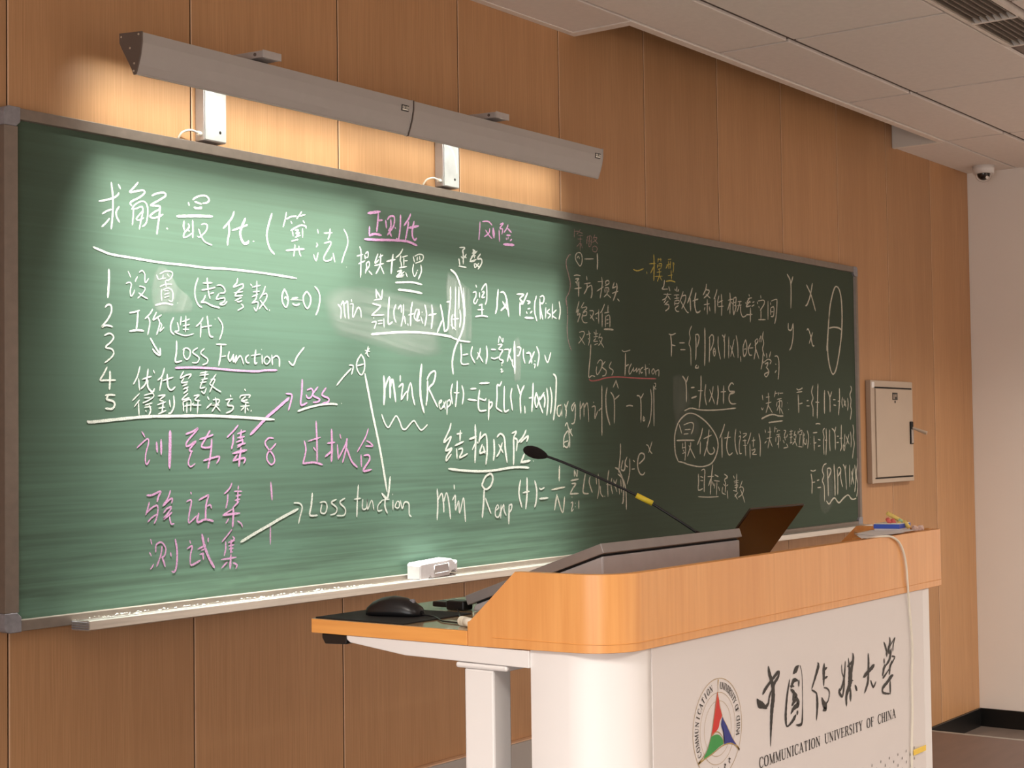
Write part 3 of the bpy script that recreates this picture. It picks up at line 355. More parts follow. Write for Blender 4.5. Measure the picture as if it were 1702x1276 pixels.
'9.8:1425,1916 1428,1871 1424,1823;0:1426,1871,8.2 1452,1913,6.7 1455,1877,9 1455,1845,9.1;8.5:1455,1877 1468,1905 1482,1833;6.3:1506,1920 1505,1899;6.4:1497,1881 1518,1892 1514,1867 1509,1840;0:1509,1840,6.5 1539,1868,5.3 1539,1838,7.7;0:1539,1857,7.1 1557,1896,5.6 1567,1852,7.3 1577,1824,7.2;10.1:1614,1959 1606,1903 1608,1847 1624,1799|7.8:1644,1906 1643,1867 1635,1822;0:1641,1909,7 1657,1929,6.6 1680,1938,5.5 1686,1927,7.8 1674,1898,7.1 1652,1881,7.6 1665,1859,7.1 1695,1818,7.1;0:1700,1828,4.7 1716,1837,5 1713,1842,4.5 1702,1831,5.7 1711,1811,4.3 1727,1826,5;5.5:1727,1837 1735,1811;5.2:1740,1840 1722,1814;6.8:1745,1837 1744,1793;5.6:1745,1837 1759,1843 1763,1829 1745,1817;7.1:1776,1898 1766,1869 1774,1829;7.2:1801,1908 1798,1866 1790,1820;4.6:1782,1868 1812,1868;7.2:1826,1893 1835,1864 1827,1829|6.1:1873,1882 1906,1884;6.6:1923,1902 1981,1905;6.2:1858,1846 1908,1843;0:1925,1880,8.2 1917,1845,8.4 1917,1819,8.1 1928,1807,6.1 1962,1810,5.7;0:1922,1851,6.3 1951,1844,5.3 1961,1851,7.2;8.7:1977,1847 1973,1776;0:1975,1837,5.3 1994,1837,7.2 1992,1825,7.7 1977,1813,7.3;0:2052,1912,6.9 2040,1897,6.3 2025,1897,7.3 2024,1858,7.8 2019,1828,7.9 2023,1817,6.4 2053,1805,6;0:2067,1895,8 2065,1811,7.4 2093,1813,5.1;7.8:2112,1889 2104,1859 2113,1811|0:1413,1793,5.9 1429,1763,5.8 1445,1751,4.8 1462,1768,5.7 1483,1788,4.6 1500,1771,5.9 1512,1749,5.7 1529,1745,5.1 1550,1760,5.6 1572,1773,4.7 1589,1757,5.8 1610,1742,4.7 1641,1760,5.7|9.3:2241,1910 2237,1861 2230,1806;7.9:2145,1902 2162,1866;8.2:2186,1900 2162,1863 2163,1801;7.1:2187,1827 2189,1800;5.1:2213,1855 2239,1858;0:2261,1877,8.3 2250,1849,8.9 2260,1822,6.7 2282,1862,8.1;8.1:2261,1874 2281,1831 2299,1802;7.7:2309,1878 2281,1849;8.6:2303,1874 2313,1850 2307,1822;8.4:2325,1893 2332,1850 2323,1794;8.4:2347,1897 2357,1857 2347,1799;0:2367,1946,7.5 2386,1932,8.7 2384,1882,9.2 2378,1832,8.9 2365,1776,8.8'),
('argmin_formula','D','white arg min formula at the edge of the lit area',
'5.5:2632,1846 2634,1842;0:2416,1832,4.7 2394,1826,5.7 2390,1801,6.1 2404,1791,5 2418,1813,6.2 2419,1835,6.4 2420,1791,6.5;6.3:2438,1836 2449,1814 2445,1785;6:2443,1814 2463,1847;0:2505,1843,5.6 2485,1827,6.1 2490,1811,5.1 2508,1836,5.9 2507,1789,6.6 2498,1766,5.7 2481,1763,4.5;6.3:2542,1848 2540,1779;5.7:2544,1818 2565,1840 2566,1789;5.7:2567,1821 2591,1840 2598,1771;0:2619,1826,3.9 2643,1828,5.8 2639,1783,5.4 2660,1812,5.7;5:2666,1812 2690,1825;7.7:2692,1910 2689,1815 2687,1718;6.8:2728,1901 2718,1861 2725,1803 2745,1758|5.5:2439,1754 2453,1766 2463,1744 2488,1717;5.6:2458,1751 2480,1732;5.5:2483,1744 2463,1728;6.1:2458,1738 2435,1719 2429,1697 2428,1675;6.5:2461,1738 2468,1706 2467,1675;4.6:2429,1694 2460,1700|0:2430,1697,6.9 2432,1681,5.9 2454,1676,5.6 2463,1696,6.7'),
('structural_risk','W','white underlined 结构风险 with min R emp formula',
'8.2:1815,1741 1812,1705;0:1765,1765,7.2 1755,1742,6.9 1725,1701,7.1 1764,1720,5.1 1755,1703,6.9 1734,1673,6.9 1768,1680,7.2 1740,1654,6.8 1738,1639,5.7 1765,1661,6.5;5.6:1794,1728 1824,1731;6.8:1784,1689 1833,1703;6.8:1793,1679 1795,1645;0:1802,1676,5.4 1823,1679,6.1 1823,1667,7.2 1809,1648,5.6 1853,1661,6|8.9:1897,1760 1898,1698 1893,1629;7.4:1863,1710 1904,1719;6.2:1898,1698 1879,1674;6:1906,1701 1913,1695;8.1:1928,1736 1917,1698;0:1922,1710,6.7 1956,1726,7 1963,1683,8.6 1960,1648,8.5 1954,1622,8.3;0:1936,1692,7.9 1921,1663,7.5 1955,1668,6;8:1941,1686 1950,1660|9.6:2002,1709 2004,1668 1998,1635;0:2020,1716,7.9 2040,1728,6.2 2062,1715,9 2068,1673,9.5 2077,1626,9.5;7.4:2051,1697 2033,1664 2016,1648;7.2:2029,1691 2055,1661|9.5:2117,1711 2118,1666 2115,1618;0:2107,1729,5.3 2135,1735,6.6 2119,1714,7.3 2139,1705,7.1 2133,1666,7.4;7.8:2194,1741 2175,1717 2144,1696;0:2159,1696,7.3 2191,1714,7.1 2206,1717,8.7 2196,1699,8.4;9:2182,1656 2158,1623;9.1:2160,1625 2217,1631;4.3:2234,1630 2237,1628|8:1748,1612 1831,1604 1935,1599 2022,1602 2097,1608 2163,1608 2209,1605|7.5:1687,1547 1690,1503 1685,1444;0:1690,1509,6.6 1711,1531,5.5 1719,1502,7.3 1721,1468,7.5;0:1721,1502,7 1736,1532,4.8 1748,1501,7.3 1756,1444,7.5;6.2:1777,1558 1779,1542;0:1767,1506,6.3 1783,1522,5.6 1783,1499,7.2 1784,1472,5.1 1801,1502,5.8 1805,1461,5.8 1827,1512,5.5 1833,1469,7.2 1837,1431,7.2|0:1978,1590,7.5 1953,1581,7.9 1936,1561,8.6 1933,1549,8.4 1952,1537,6.2 1977,1545,8 1992,1565,9.1 1990,1584,8.6 1973,1592,7.5;9.4:1943,1537 1939,1493 1930,1440;6.9:1949,1507 1963,1481 1980,1452;0:2004,1461,5.3 2024,1469,6 2019,1480,4.7 2007,1467,6.4 2006,1443,6.1 2023,1438,5.3 2033,1454,6.2;6.8:2039,1480 2035,1433;0:2038,1457,6.2 2054,1480,4.8 2056,1459,6.4 2068,1441,6.1;8.9:2086,1478 2082,1410;0:2086,1475,5.2 2101,1478,6.5 2098,1460,6.7 2081,1449,6.1|8.8:2156,1563 2145,1515 2162,1465;9.7:2195,1570 2194,1513 2185,1459;5.7:2168,1517 2210,1521;8.9:2242,1558 2254,1521 2248,1481 2239,1463;0:2270,1531,6.8 2280,1526,5.5 2302,1531,6.5;7.2:2269,1492 2325,1493'),
('sum_formula','D','white sum over N of L(y,f(x)) formula behind the microphone',
'8.6:2400,1609 2396,1552;6.6:2347,1522 2434,1529;8.7:2381,1504 2364,1447;0:2381,1501,8.3 2415,1435,6 2430,1493,8.9|6.7:2496,1591 2496,1566;0:2498,1588,5.9 2513,1566,4.9 2517,1594,6.6;6.4:2471,1551 2524,1556;0:2476,1540,4.4 2504,1539,7.1 2484,1522,6.6 2467,1504,6.7;6.6:2464,1502 2523,1502;5.3:2478,1492 2479,1488;0:2469,1468,3.9 2483,1469,5.9 2473,1439,5.8 2488,1446,4.8;5.9:2499,1468 2500,1465;5.9:2499,1455 2499,1452;6.2:2523,1476 2522,1445|0:2570,1574,7.5 2558,1536,7.6 2554,1504,6.7 2591,1499,5;7:2602,1563 2595,1541 2615,1502;6.3:2642,1565 2645,1533;6.3:2657,1571 2662,1520 2649,1478;5.8:2671,1526 2673,1497 2690,1483;5.5:2699,1486 2702,1483;6.4:2732,1584 2722,1544 2723,1483;4.1:2712,1531 2739,1527;6.3:2752,1553 2745,1527 2756,1492;6:2764,1546 2787,1499;5.9:2788,1548 2769,1519;5.4:2802,1522 2805,1489;5.4:2815,1548 2820,1495;0:2777,1593,6.5 2801,1584,7.4 2825,1554,8.2 2836,1521,9 2831,1461,8.8 2822,1453,7.6;0:2795,1568,5.6 2831,1547,6.2 2851,1507,7.1 2853,1427,7.3|7.1:2818,1686 2815,1640 2801,1574;6.8:2833,1620 2820,1587 2844,1583 2852,1623;0:2864,1633,5.5 2848,1606,6 2869,1593,4.9;6:2883,1626 2881,1572 2861,1526;4.8:2907,1620 2920,1613;4.4:2897,1584 2919,1585;0:2951,1604,6.3 2990,1624,6.9 2990,1641,6.8 2965,1646,5.8 2946,1628,7.5 2941,1594,7.8 2956,1567,6.8 2978,1560,4.9 2995,1570,6.5;0:3008,1679,4.5 3024,1674,5.3 3036,1654,5.5 3052,1643,5.1;5.8:3053,1691 3026,1647'),
('strategy_notes','D','faint pink 策略 over white 平方损失, 绝对值, 对数 list',
'0:2540,2409,4.6 2526,2397,5.1 2526,2381,5.1 2542,2366,4.7 2556,2359,3.9 2568,2374,5.4 2569,2396,5.4 2560,2408,4.5 2543,2409,3.8;0:2535,2387,4.6 2545,2395,3.8 2552,2386,5;4.6:2585,2388 2649,2394;8.3:2674,2417 2675,2383 2672,2355|6.4:2598,2324 2601,2309;4.1:2512,2319 2533,2323 2557,2322;0:2521,2307,4 2545,2310,5.5 2533,2299,6.2 2535,2283,6.4;5.4:2521,2298 2528,2293;4.4:2515,2270 2563,2277;7.1:2545,2300 2543,2273 2542,2243;4.2:2580,2293 2626,2300;6.2:2600,2296 2599,2277 2579,2255;0:2599,2279,4.9 2626,2291,3.8 2633,2282,6.5 2633,2257,6.5 2625,2242,6.2|5.8:2703,2328 2705,2298 2689,2245;3.4:2673,2308 2713,2312;4.4:2667,2271 2715,2292;0:2732,2302,5.7 2730,2313,4.9 2750,2318,4.4 2753,2307,4.9 2725,2296,4.3;0:2725,2288,3.5 2750,2289,4.8 2749,2273,6;6:2724,2285 2724,2269;0:2737,2284,5.8 2739,2267,5.3 2716,2252,4.7;4.6:2739,2264 2766,2252;6.4:2791,2314 2777,2289;4.9:2777,2290 2806,2299;4.8:2774,2270 2820,2282;6.6:2806,2313 2810,2289 2781,2241;5.7:2812,2251 2827,2243|5.2:2545,2225 2537,2207 2525,2182 2542,2194 2532,2172 2551,2178 2533,2145;4.8:2578,2223 2556,2200;0:2561,2200,3.7 2592,2206,3.6 2595,2200,4.8 2570,2185,4.5;0:2568,2182,3.9 2594,2189,4.2 2592,2175,4.6 2567,2171,3.6;0:2570,2179,5.3 2562,2160,5.5 2576,2146,4.3 2600,2147,3.2;0:2614,2193,3.5 2641,2193,4.8 2635,2175,5 2618,2164,4.5;4.8:2618,2179 2647,2155;4.2:2652,2181 2680,2191;5.9:2678,2202 2676,2147;4.1:2657,2168 2667,2166;5.5:2720,2225 2702,2200 2689,2189;6.5:2702,2192 2700,2135;6.4:2745,2222 2742,2194;4.1:2717,2190 2752,2196;6.4:2726,2180 2723,2136;0:2729,2177,4.6 2747,2184,4 2756,2176,6.2 2755,2137,6.5;4.3:2731,2164 2746,2167;4.3:2731,2150 2746,2153;7:2713,2127 2745,2129 2780,2128|0:2542,2107,3.4 2568,2112,3.3 2578,2105,5.1 2563,2085,4.4 2536,2065,4.2;4.4:2544,2092 2579,2062;3.5:2590,2100 2621,2107;5.1:2607,2117 2613,2087 2603,2060;3.9:2601,2087 2608,2084;4:2641,2113 2650,2109;5.3:2658,2123 2655,2092;3.4:2645,2105 2672,2109;3.3:2640,2094 2670,2098;0:2655,2089,4.4 2640,2078,4.3 2669,2079,3;3.7:2644,2064 2669,2071;4.8:2687,2110 2674,2090;0:2679,2093,3 2699,2094,4.9 2689,2074,4.6 2671,2063,4.3;4.6:2679,2085 2711,2056'),
('brace','F','thin faint pink curly brace left of the strategy list',
'0:2494,2396,3.7 2483,2394,4.6 2464,2373,5.2 2464,2350,5.3 2476,2322,5.2 2488,2287,5.6 2479,2255,5.1 2458,2227,5.4 2467,2193,5.3|4:2461,2226 2464,2200 2467,2160 2462,2118 2468,2076 2479,2052 2491,2037'),
('faint_pink_title','F','faint pink 策略 at the top right of the lit area',
'3.7:2521,2496 2518,2463;0:2524,2488,2.3 2550,2489,3.2 2535,2477,3.1;0:2560,2498,3.5 2554,2488,3.2 2576,2485,2.7;2.2:2542,2474 2578,2477;2.2:2539,2460 2573,2463;3.8:2559,2473 2557,2416;3:2556,2446 2534,2430;3.3:2561,2446 2574,2428;2.4:2549,2445 2572,2444|4.7:2609,2478 2604,2458 2604,2447;0:2612,2476,3.1 2631,2481,3.6 2636,2469,4.9 2630,2444,4.3 2616,2438,3.6;2.7:2611,2459 2631,2461;4.7:2622,2479 2616,2440;4.2:2661,2489 2646,2470;0:2651,2475,2.9 2673,2478,3.9 2665,2467,3.9 2640,2456,3.5;3.9:2651,2471 2680,2454;0:2642,2440,4.7 2644,2424,4 2666,2423,3.6 2674,2437,4.6 2660,2444,3.1 2642,2439,3.4'),
('loss_function_right','D','white Loss Function with hat and Y formula on the dark side',
'0:2620,2065,7.1 2614,2016,7.1 2602,1943,7 2624,1946,4.2 2646,1943,4.9;0:2662,1993,4.8 2680,2007,4.1 2697,2002,5.6 2689,1975,5.2 2663,1951,4.2 2654,1963,5.7 2659,1982,5.6;0:2719,2003,4.9 2694,1983,5.8 2723,1968,5.2 2718,1951,4.8 2695,1946,3.9;5.4:2762,2003 2746,1982 2773,1969 2763,1951|0:2839,2051,4.4 2857,2046,3.3 2901,2054,3.9;7.2:2865,2041 2863,1996 2858,1952;5.2:2863,1988 2887,1997;0:2908,2001,5.4 2889,1978,5.8 2893,1958,4 2923,1984,5.2;0:2923,1987,6.3 2923,1970,3.9 2949,1985,4.9;0:2944,1985,6.3 2944,1968,4 2965,1983,4.7 2964,1960,6.4;0:2995,1989,4.8 2976,1980,5.6 2978,1966,5.1 2991,1969,4.3;6.3:3011,2001 3015,1953;4.2:3000,1979 3035,1987;4.3:3040,2003 3042,2002;5.4:3040,1985 3039,1962;0:3073,1986,4.5 3059,1974,5.2 3067,1963,2.9 3081,1974,5.2 3073,1986,4.8;5.3:3089,1978 3091,1960;0:3092,1975,3.7 3114,1981,4.6 3113,1955,5.5|5.6:2795,1932 2771,1904;5.9:2792,1932 2809,1901;6.1:2729,1904 2718,1867 2721,1807 2744,1758;6.6:2753,1886 2778,1856 2776,1764;5.4:2816,1875 2779,1856|5.5:2864,1832 2887,1835 2913,1833;0:2943,1875,5.2 2972,1862,6.5 2971,1769,6.9;5.8:2994,1884 2972,1863;5.5:2991,1794 2988,1776 2999,1777 2996,1791;6.1:3048,1902 3055,1860 3045,1789 3022,1749;6.5:3071,1917 3072,1860 3070,1754;0:3076,1926,2.6 3087,1926,4.1 3087,1915,4.3 3073,1906,4.4 3092,1903,3.1'),
('pink_underline_right','R','dull pink underline below Loss Function on the dark side',
'0:2604,1932,6 2624,1926,4.8 2672,1931,5.3 2722,1940,5.2 2793,1945,4.8 2875,1945,5 2980,1944,5 3093,1945,5'),
('yellow_title','Y','yellow 一、模型 near the top right',
'3.2:3201,2438 3229,2442;7.1:3090,2449 3092,2406 3087,2342;5:2932,2376 2964,2373 3010,2385;5.6:3033,2375 3036,2366;3.9:3053,2408 3103,2414;6:3089,2400 3063,2371;2.9:3117,2432 3153,2435;5.2:3126,2437 3120,2420;5.3:3142,2439 3145,2425;5.3:3119,2411 3116,2396;0:3125,2413,3.2 3150,2416,4.5 3144,2398,5.2;2.9:3119,2405 3144,2407;3.4:3121,2391 3144,2396;3.2:3110,2378 3149,2384;3:3096,2360 3157,2366;5.2:3130,2392 3132,2369 3114,2341;4.6:3134,2363 3150,2348;4.7:3200,2418 3183,2399;3.6:3189,2414 3223,2422;5.7:3206,2433 3205,2400;5.4:3223,2434 3217,2401;5.5:3240,2430 3245,2407 3239,2386;5.2:3246,2430 3251,2419;3.3:3199,2371 3236,2377;5.6:3225,2396 3227,2358;5.3:3181,2346 3221,2352 3258,2349'),
('probability_notes','D','white 参数化条件概率空间 and set formula below the yellow title',
'0:3171,2350,6.4 3164,2325,6.1 3151,2313,4.8 3198,2316,3.5;6.2:3204,2327 3213,2308;3.5:3160,2292 3225,2296;0:3194,2299,6 3181,2279,5.4 3150,2267,4.7;5.5:3194,2289 3215,2274;5.5:3181,2272 3162,2257;5.2:3199,2267 3168,2249;0:3180,2250,4 3199,2252,5.3 3201,2238,5.8 3173,2224,5.1|6.7:3270,2331 3266,2310;5.7:3251,2320 3260,2313;5.8:3286,2321 3276,2311;3.8:3244,2294 3288,2298;6.6:3266,2294 3268,2278;4:3246,2280 3287,2285;0:3249,2270,4.1 3284,2275,4.8 3280,2262,5 3249,2260,3.6;6.9:3249,2267 3249,2251;0:3280,2253,5 3254,2241,6 3263,2229,5.2 3286,2229,4;6.2:3320,2314 3307,2293 3293,2273;0:3307,2293,4.2 3339,2299,5.6 3335,2275,6.3 3305,2241,5.9;5.5:3294,2276 3343,2234 3362,2228|7.9:3398,2334 3378,2301 3354,2268;9:3377,2291 3379,2236;5.8:3396,2279 3446,2291;0:3427,2317,9.2 3416,2287,9.4 3415,2261,9.3 3427,2235,8 3447,2235,6.1 3461,2242,7.5|7.1:3518,2360 3510,2336 3486,2310;0:3510,2335,4.7 3540,2333,6.7 3530,2318,6.4 3492,2297,6;6:3510,2316 3549,2301;4.3:3491,2269 3542,2277;7.4:3522,2294 3520,2230;6.6:3501,2259 3494,2246;6.9:3538,2265 3544,2245|7.2:3609,2343 3598,2322 3580,2299;8.2:3590,2305 3588,2238;7.2:3625,2317 3614,2293 3613,2269;5:3617,2286 3659,2299;4.2:3616,2268 3665,2274;7.5:3646,2325 3648,2282 3644,2231|7.7:3723,2336 3725,2303 3719,2242;4.5:3704,2302 3750,2310;6.8:3721,2293 3699,2257;6.4:3735,2297 3746,2288;7.6:3757,2316 3749,2271 3754,2240;0:3757,2314,4.4 3779,2317,7.2 3770,2279,7.5;4.5:3757,2295 3774,2298;0:3760,2282,4.9 3777,2279,7.7 3754,2240,6.9;4.2:3792,2301 3828,2305;4.4:3788,2283 3828,2289;6.9:3814,2302 3798,2274 3783,2256;0:3820,2285,7.9 3819,2258,7.4 3833,2238,6.1 3855,2239,5.1 3880,2251,5.8|7.4:3899,2341 3902,2332;4.5:3887,2321 3927,2327;0:3905,2325,6.5 3879,2303,7.1 3916,2308,4.6;0:3908,2312,6.3 3871,2285,7.4 3915,2291,4.5;5.1:3930,2306 3949,2311;5.4:3922,2288 3948,2297;6.2:3864,2302 3875,2296;5.1:3869,2247 3928,2253;9.5:3911,2280 3906,2217|7.7:4010,2343 4013,2330;7.1:3975,2312 3982,2302;0:3983,2316,4.4 4039,2323,5.4 4042,2306,7.2 4003,2275,6.6;6.8:3989,2292 3996,2285;8.3:4011,2276 4009,2237;5.6:3983,2232 4055,2236;8.4:4081,2322 4077,2237;7.8:4104,2317 4107,2306;0:4112,2324,5 4162,2335,4.5 4170,2324,8.6 4159,2259,8.1 4142,2222,7.8;8.5:4106,2292 4105,2260;0:4106,2292,4.8 4137,2297,7.3 4132,2258,7.4 4105,2253,4.9;4.6:4109,2274 4133,2277|5.3:3198,2131 3223,2129 3254,2137;8.6:3213,2128 3218,2088 3215,2040;5.2:3218,2087 3249,2085;4.6:3281,2098 3326,2100;4.6:3287,2070 3331,2072;6.2:3386,2174 3366,2147 3371,2121 3361,2097 3373,2075 3374,2007;8.4:3417,2136 3419,2087 3414,2032;0:3414,2137,4.8 3437,2140,6.3 3446,2124,8.3 3429,2087,7.7;0:3423,2011,6.4 3409,1999,6.5 3435,1999,5.6 3433,2008,7.3|9.3:3496,2171 3495,2090 3489,2010;8:3537,2131 3534,2075 3529,2025;0:3530,2128,6.3 3554,2144,5 3570,2136,7.5 3566,2109,7.4 3541,2075,7;0:3576,2090,6 3565,2072,6.8 3574,2053,4.2 3585,2070,6.8 3576,2090,6.1;3.8:3565,2071 3585,2073;7.2:3611,2140 3610,2094 3628,2041;7.1:3646,2148 3666,2127 3663,2046;7:3674,2153 3659,2120;7.7:3705,2142 3701,2049;6.8:3718,2105 3751,2055;7.1:3754,2134 3719,2056;7.5:3772,2152 3785,2108 3786,2053;7.7:3810,2061 3812,2037|7.2:3861,2137 3835,2103 3840,2062 3863,2077 3871,2105 3861,2137;4.4:3842,2093 3863,2096;0:3908,2123,6.8 3885,2098,7.5 3892,2071,6.6 3917,2070,4.4;4.2:3889,2100 3930,2103;7.8:3949,2136 3952,2097 3935,2051;0:3945,2132,6.2 3968,2145,3.9 3975,2133,7.1 3945,2114,6.2;7.2:3948,2108 3983,2055;5.7:3991,2148 3994,2130;5.4:3994,2145 4006,2159 4007,2131;7.9:4030,2180 4021,2153 4031,2128 4019,2100 4036,2069;7.8:4022,2082 4017,2047 4000,2008;6.6:4013,2050 4031,2037|8:4056,2083 4059,2062;7.5:4098,2092 4082,2063;0:4031,2042,5.7 4070,2056,4.5 4100,2050,7.1 4088,2035,7.2;0:4039,2033,5.1 4069,2040,7.1 4053,2016,7.3;0:4049,2020,6.3 4068,2010,6.9 4075,1996,7.6 4051,1976,5.1 4033,1987,6.9 4075,1999,5.5|0:4136,2072,3.9 4163,2073,6.4 4177,2052,8.2 4175,2002,8.4 4166,1966,8.1;5.5:4142,2037 4150,2035;6.7:4136,1997 4152,2008|9.6:3652,1928 3647,1850;8.2:3302,1961 3330,1933 3331,1853;8:3350,1962 3331,1933;6.1:3371,1914 3400,1916;7:3372,1870 3418,1879;9:3457,1967 3454,1907 3436,1827;4.6:3429,1902 3472,1903;7.6:3496,1931 3486,1885 3499,1842;7.2:3559,1924 3548,1889 3520,1855;7:3528,1909 3570,1848;9.3:3600,1927 3602,1886 3590,1844;5:3623,1900 3672,1903;0:3743,1935,6.8 3722,1941,6.5 3697,1922,9 3706,1905,7 3749,1902,9.9 3706,1891,7.7 3698,1868,9.1 3718,1851,6.6 3761,1851,4.8|5.5:3313,1817 3368,1828 3439,1822 3532,1821 3648,1825 3760,1832'),
('optimum_circle','D','circled white 最优 followed by 化(评估)',
'0:3256,1609,7.6 3236,1638,7.9 3230,1677,8.5 3234,1722,8.1 3264,1769,7.3 3317,1799,6.4 3364,1807,4.6 3422,1798,6.2 3497,1769,6.9 3556,1731,7.6 3588,1695,8.4 3592,1662,9.1 3574,1627,8.1 3540,1598,7.1 3490,1585,5.7 3425,1583,4.8 3341,1593,5.4 3294,1603,5.5 3256,1607,5.2|6.9:3269,1760 3288,1723;0:3305,1758,5 3357,1768,4.4 3384,1764,6.6 3383,1742,7.3 3366,1720,6.9;4.2:3312,1738 3362,1740;4.4:3304,1720 3343,1722;6:3246,1694 3308,1695 3392,1694;6.1:3295,1684 3291,1658;6.1:3315,1690 3317,1647 3310,1610;3.7:3294,1663 3317,1666;4:3290,1640 3317,1645;5:3296,1655 3306,1647;6.8:3360,1686 3357,1668 3332,1628;6.2:3344,1673 3395,1618;8:3463,1745 3446,1710 3415,1675;7.4:3442,1688 3438,1635;5.6:3470,1700 3539,1715;7:3518,1739 3508,1701 3499,1672 3470,1626;0:3499,1688,8.2 3498,1655,7.5 3519,1635,5.9 3547,1636,5.8 3561,1649,8.1 3550,1663,7.1;3.8:3533,1730 3535,1728|7.8:3655,1762 3634,1731 3607,1701;9.5:3627,1709 3627,1618;4.8:3647,1701 3707,1705;0:3690,1730,8.4 3672,1686,8.6 3670,1653,8.4 3689,1628,6.2 3721,1637,6.3;7.6:3754,1740 3744,1697 3751,1652 3767,1628;6.4:3791,1731 3797,1719;0:3779,1705,4.3 3796,1708,6.7 3783,1674,6.8 3785,1635,6.2 3805,1633,3.8;0:3817,1719,3.7 3850,1720,4.4 3846,1713,5.4 3817,1702,5;3.9:3813,1688 3849,1690;3.4:3818,1668 3854,1668;6.9:3834,1696 3838,1657 3840,1622;6.8:3892,1724 3875,1696 3857,1673;7.7:3881,1673 3881,1610;4.2:3899,1687 3932,1691;7.1:3916,1704 3913,1659;6.6:3898,1650 3900,1642;0:3903,1645,5 3928,1650,5.2 3924,1639,6.4 3903,1628,6 3945,1626,4;8.2:3967,1719 3980,1678 3975,1617'),
('objective_notes','D','white 目标函数 with short underline',
'7.8:3544,1588 3529,1528 3518,1462;0:3420,1552,7.4 3421,1521,7.5 3418,1485,6.1 3456,1490,4.7;0:3446,1566,5.2 3463,1571,4.2 3475,1563,7.3 3469,1519,7.4 3466,1475,7.5;4.7:3436,1541 3461,1536;4:3436,1524 3461,1523;4.2:3497,1539 3551,1539;7.1:3525,1530 3504,1500;7:3537,1517 3549,1499;5.5:3559,1545 3592,1536;4.5:3550,1521 3602,1516;5.9:3578,1514 3571,1457;5.7:3558,1508 3553,1487;5.4:3590,1494 3600,1475;3.9:3415,1457 3501,1452 3591,1451|0:3642,1546,4.8 3672,1533,6.3 3645,1522,5.8 3654,1503,6.5 3648,1467,6.4;5:3634,1504 3649,1495;4.8:3675,1500 3660,1494;0:3627,1491,6.3 3622,1467,5.6 3652,1458,4.3;6.3:3666,1475 3671,1439|5.6:3724,1537 3734,1524;6.7:3755,1544 3751,1504 3748,1466;3.8:3727,1512 3770,1515;3.6:3729,1505 3770,1506;0:3733,1494,3.7 3760,1496,4.8 3755,1485,4.8 3733,1486,3.2;3.9:3719,1473 3755,1468;5.2:3763,1463 3731,1445;5.4:3732,1455 3758,1433;5.9:3804,1512 3782,1484;0:3773,1482,4.1 3800,1486,4.1 3814,1474,6.8 3799,1453,5.4 3763,1441,4.7;6:3786,1475 3808,1444 3823,1417'),
('decision_notes','D','white 决策 and set formulas at the right end',
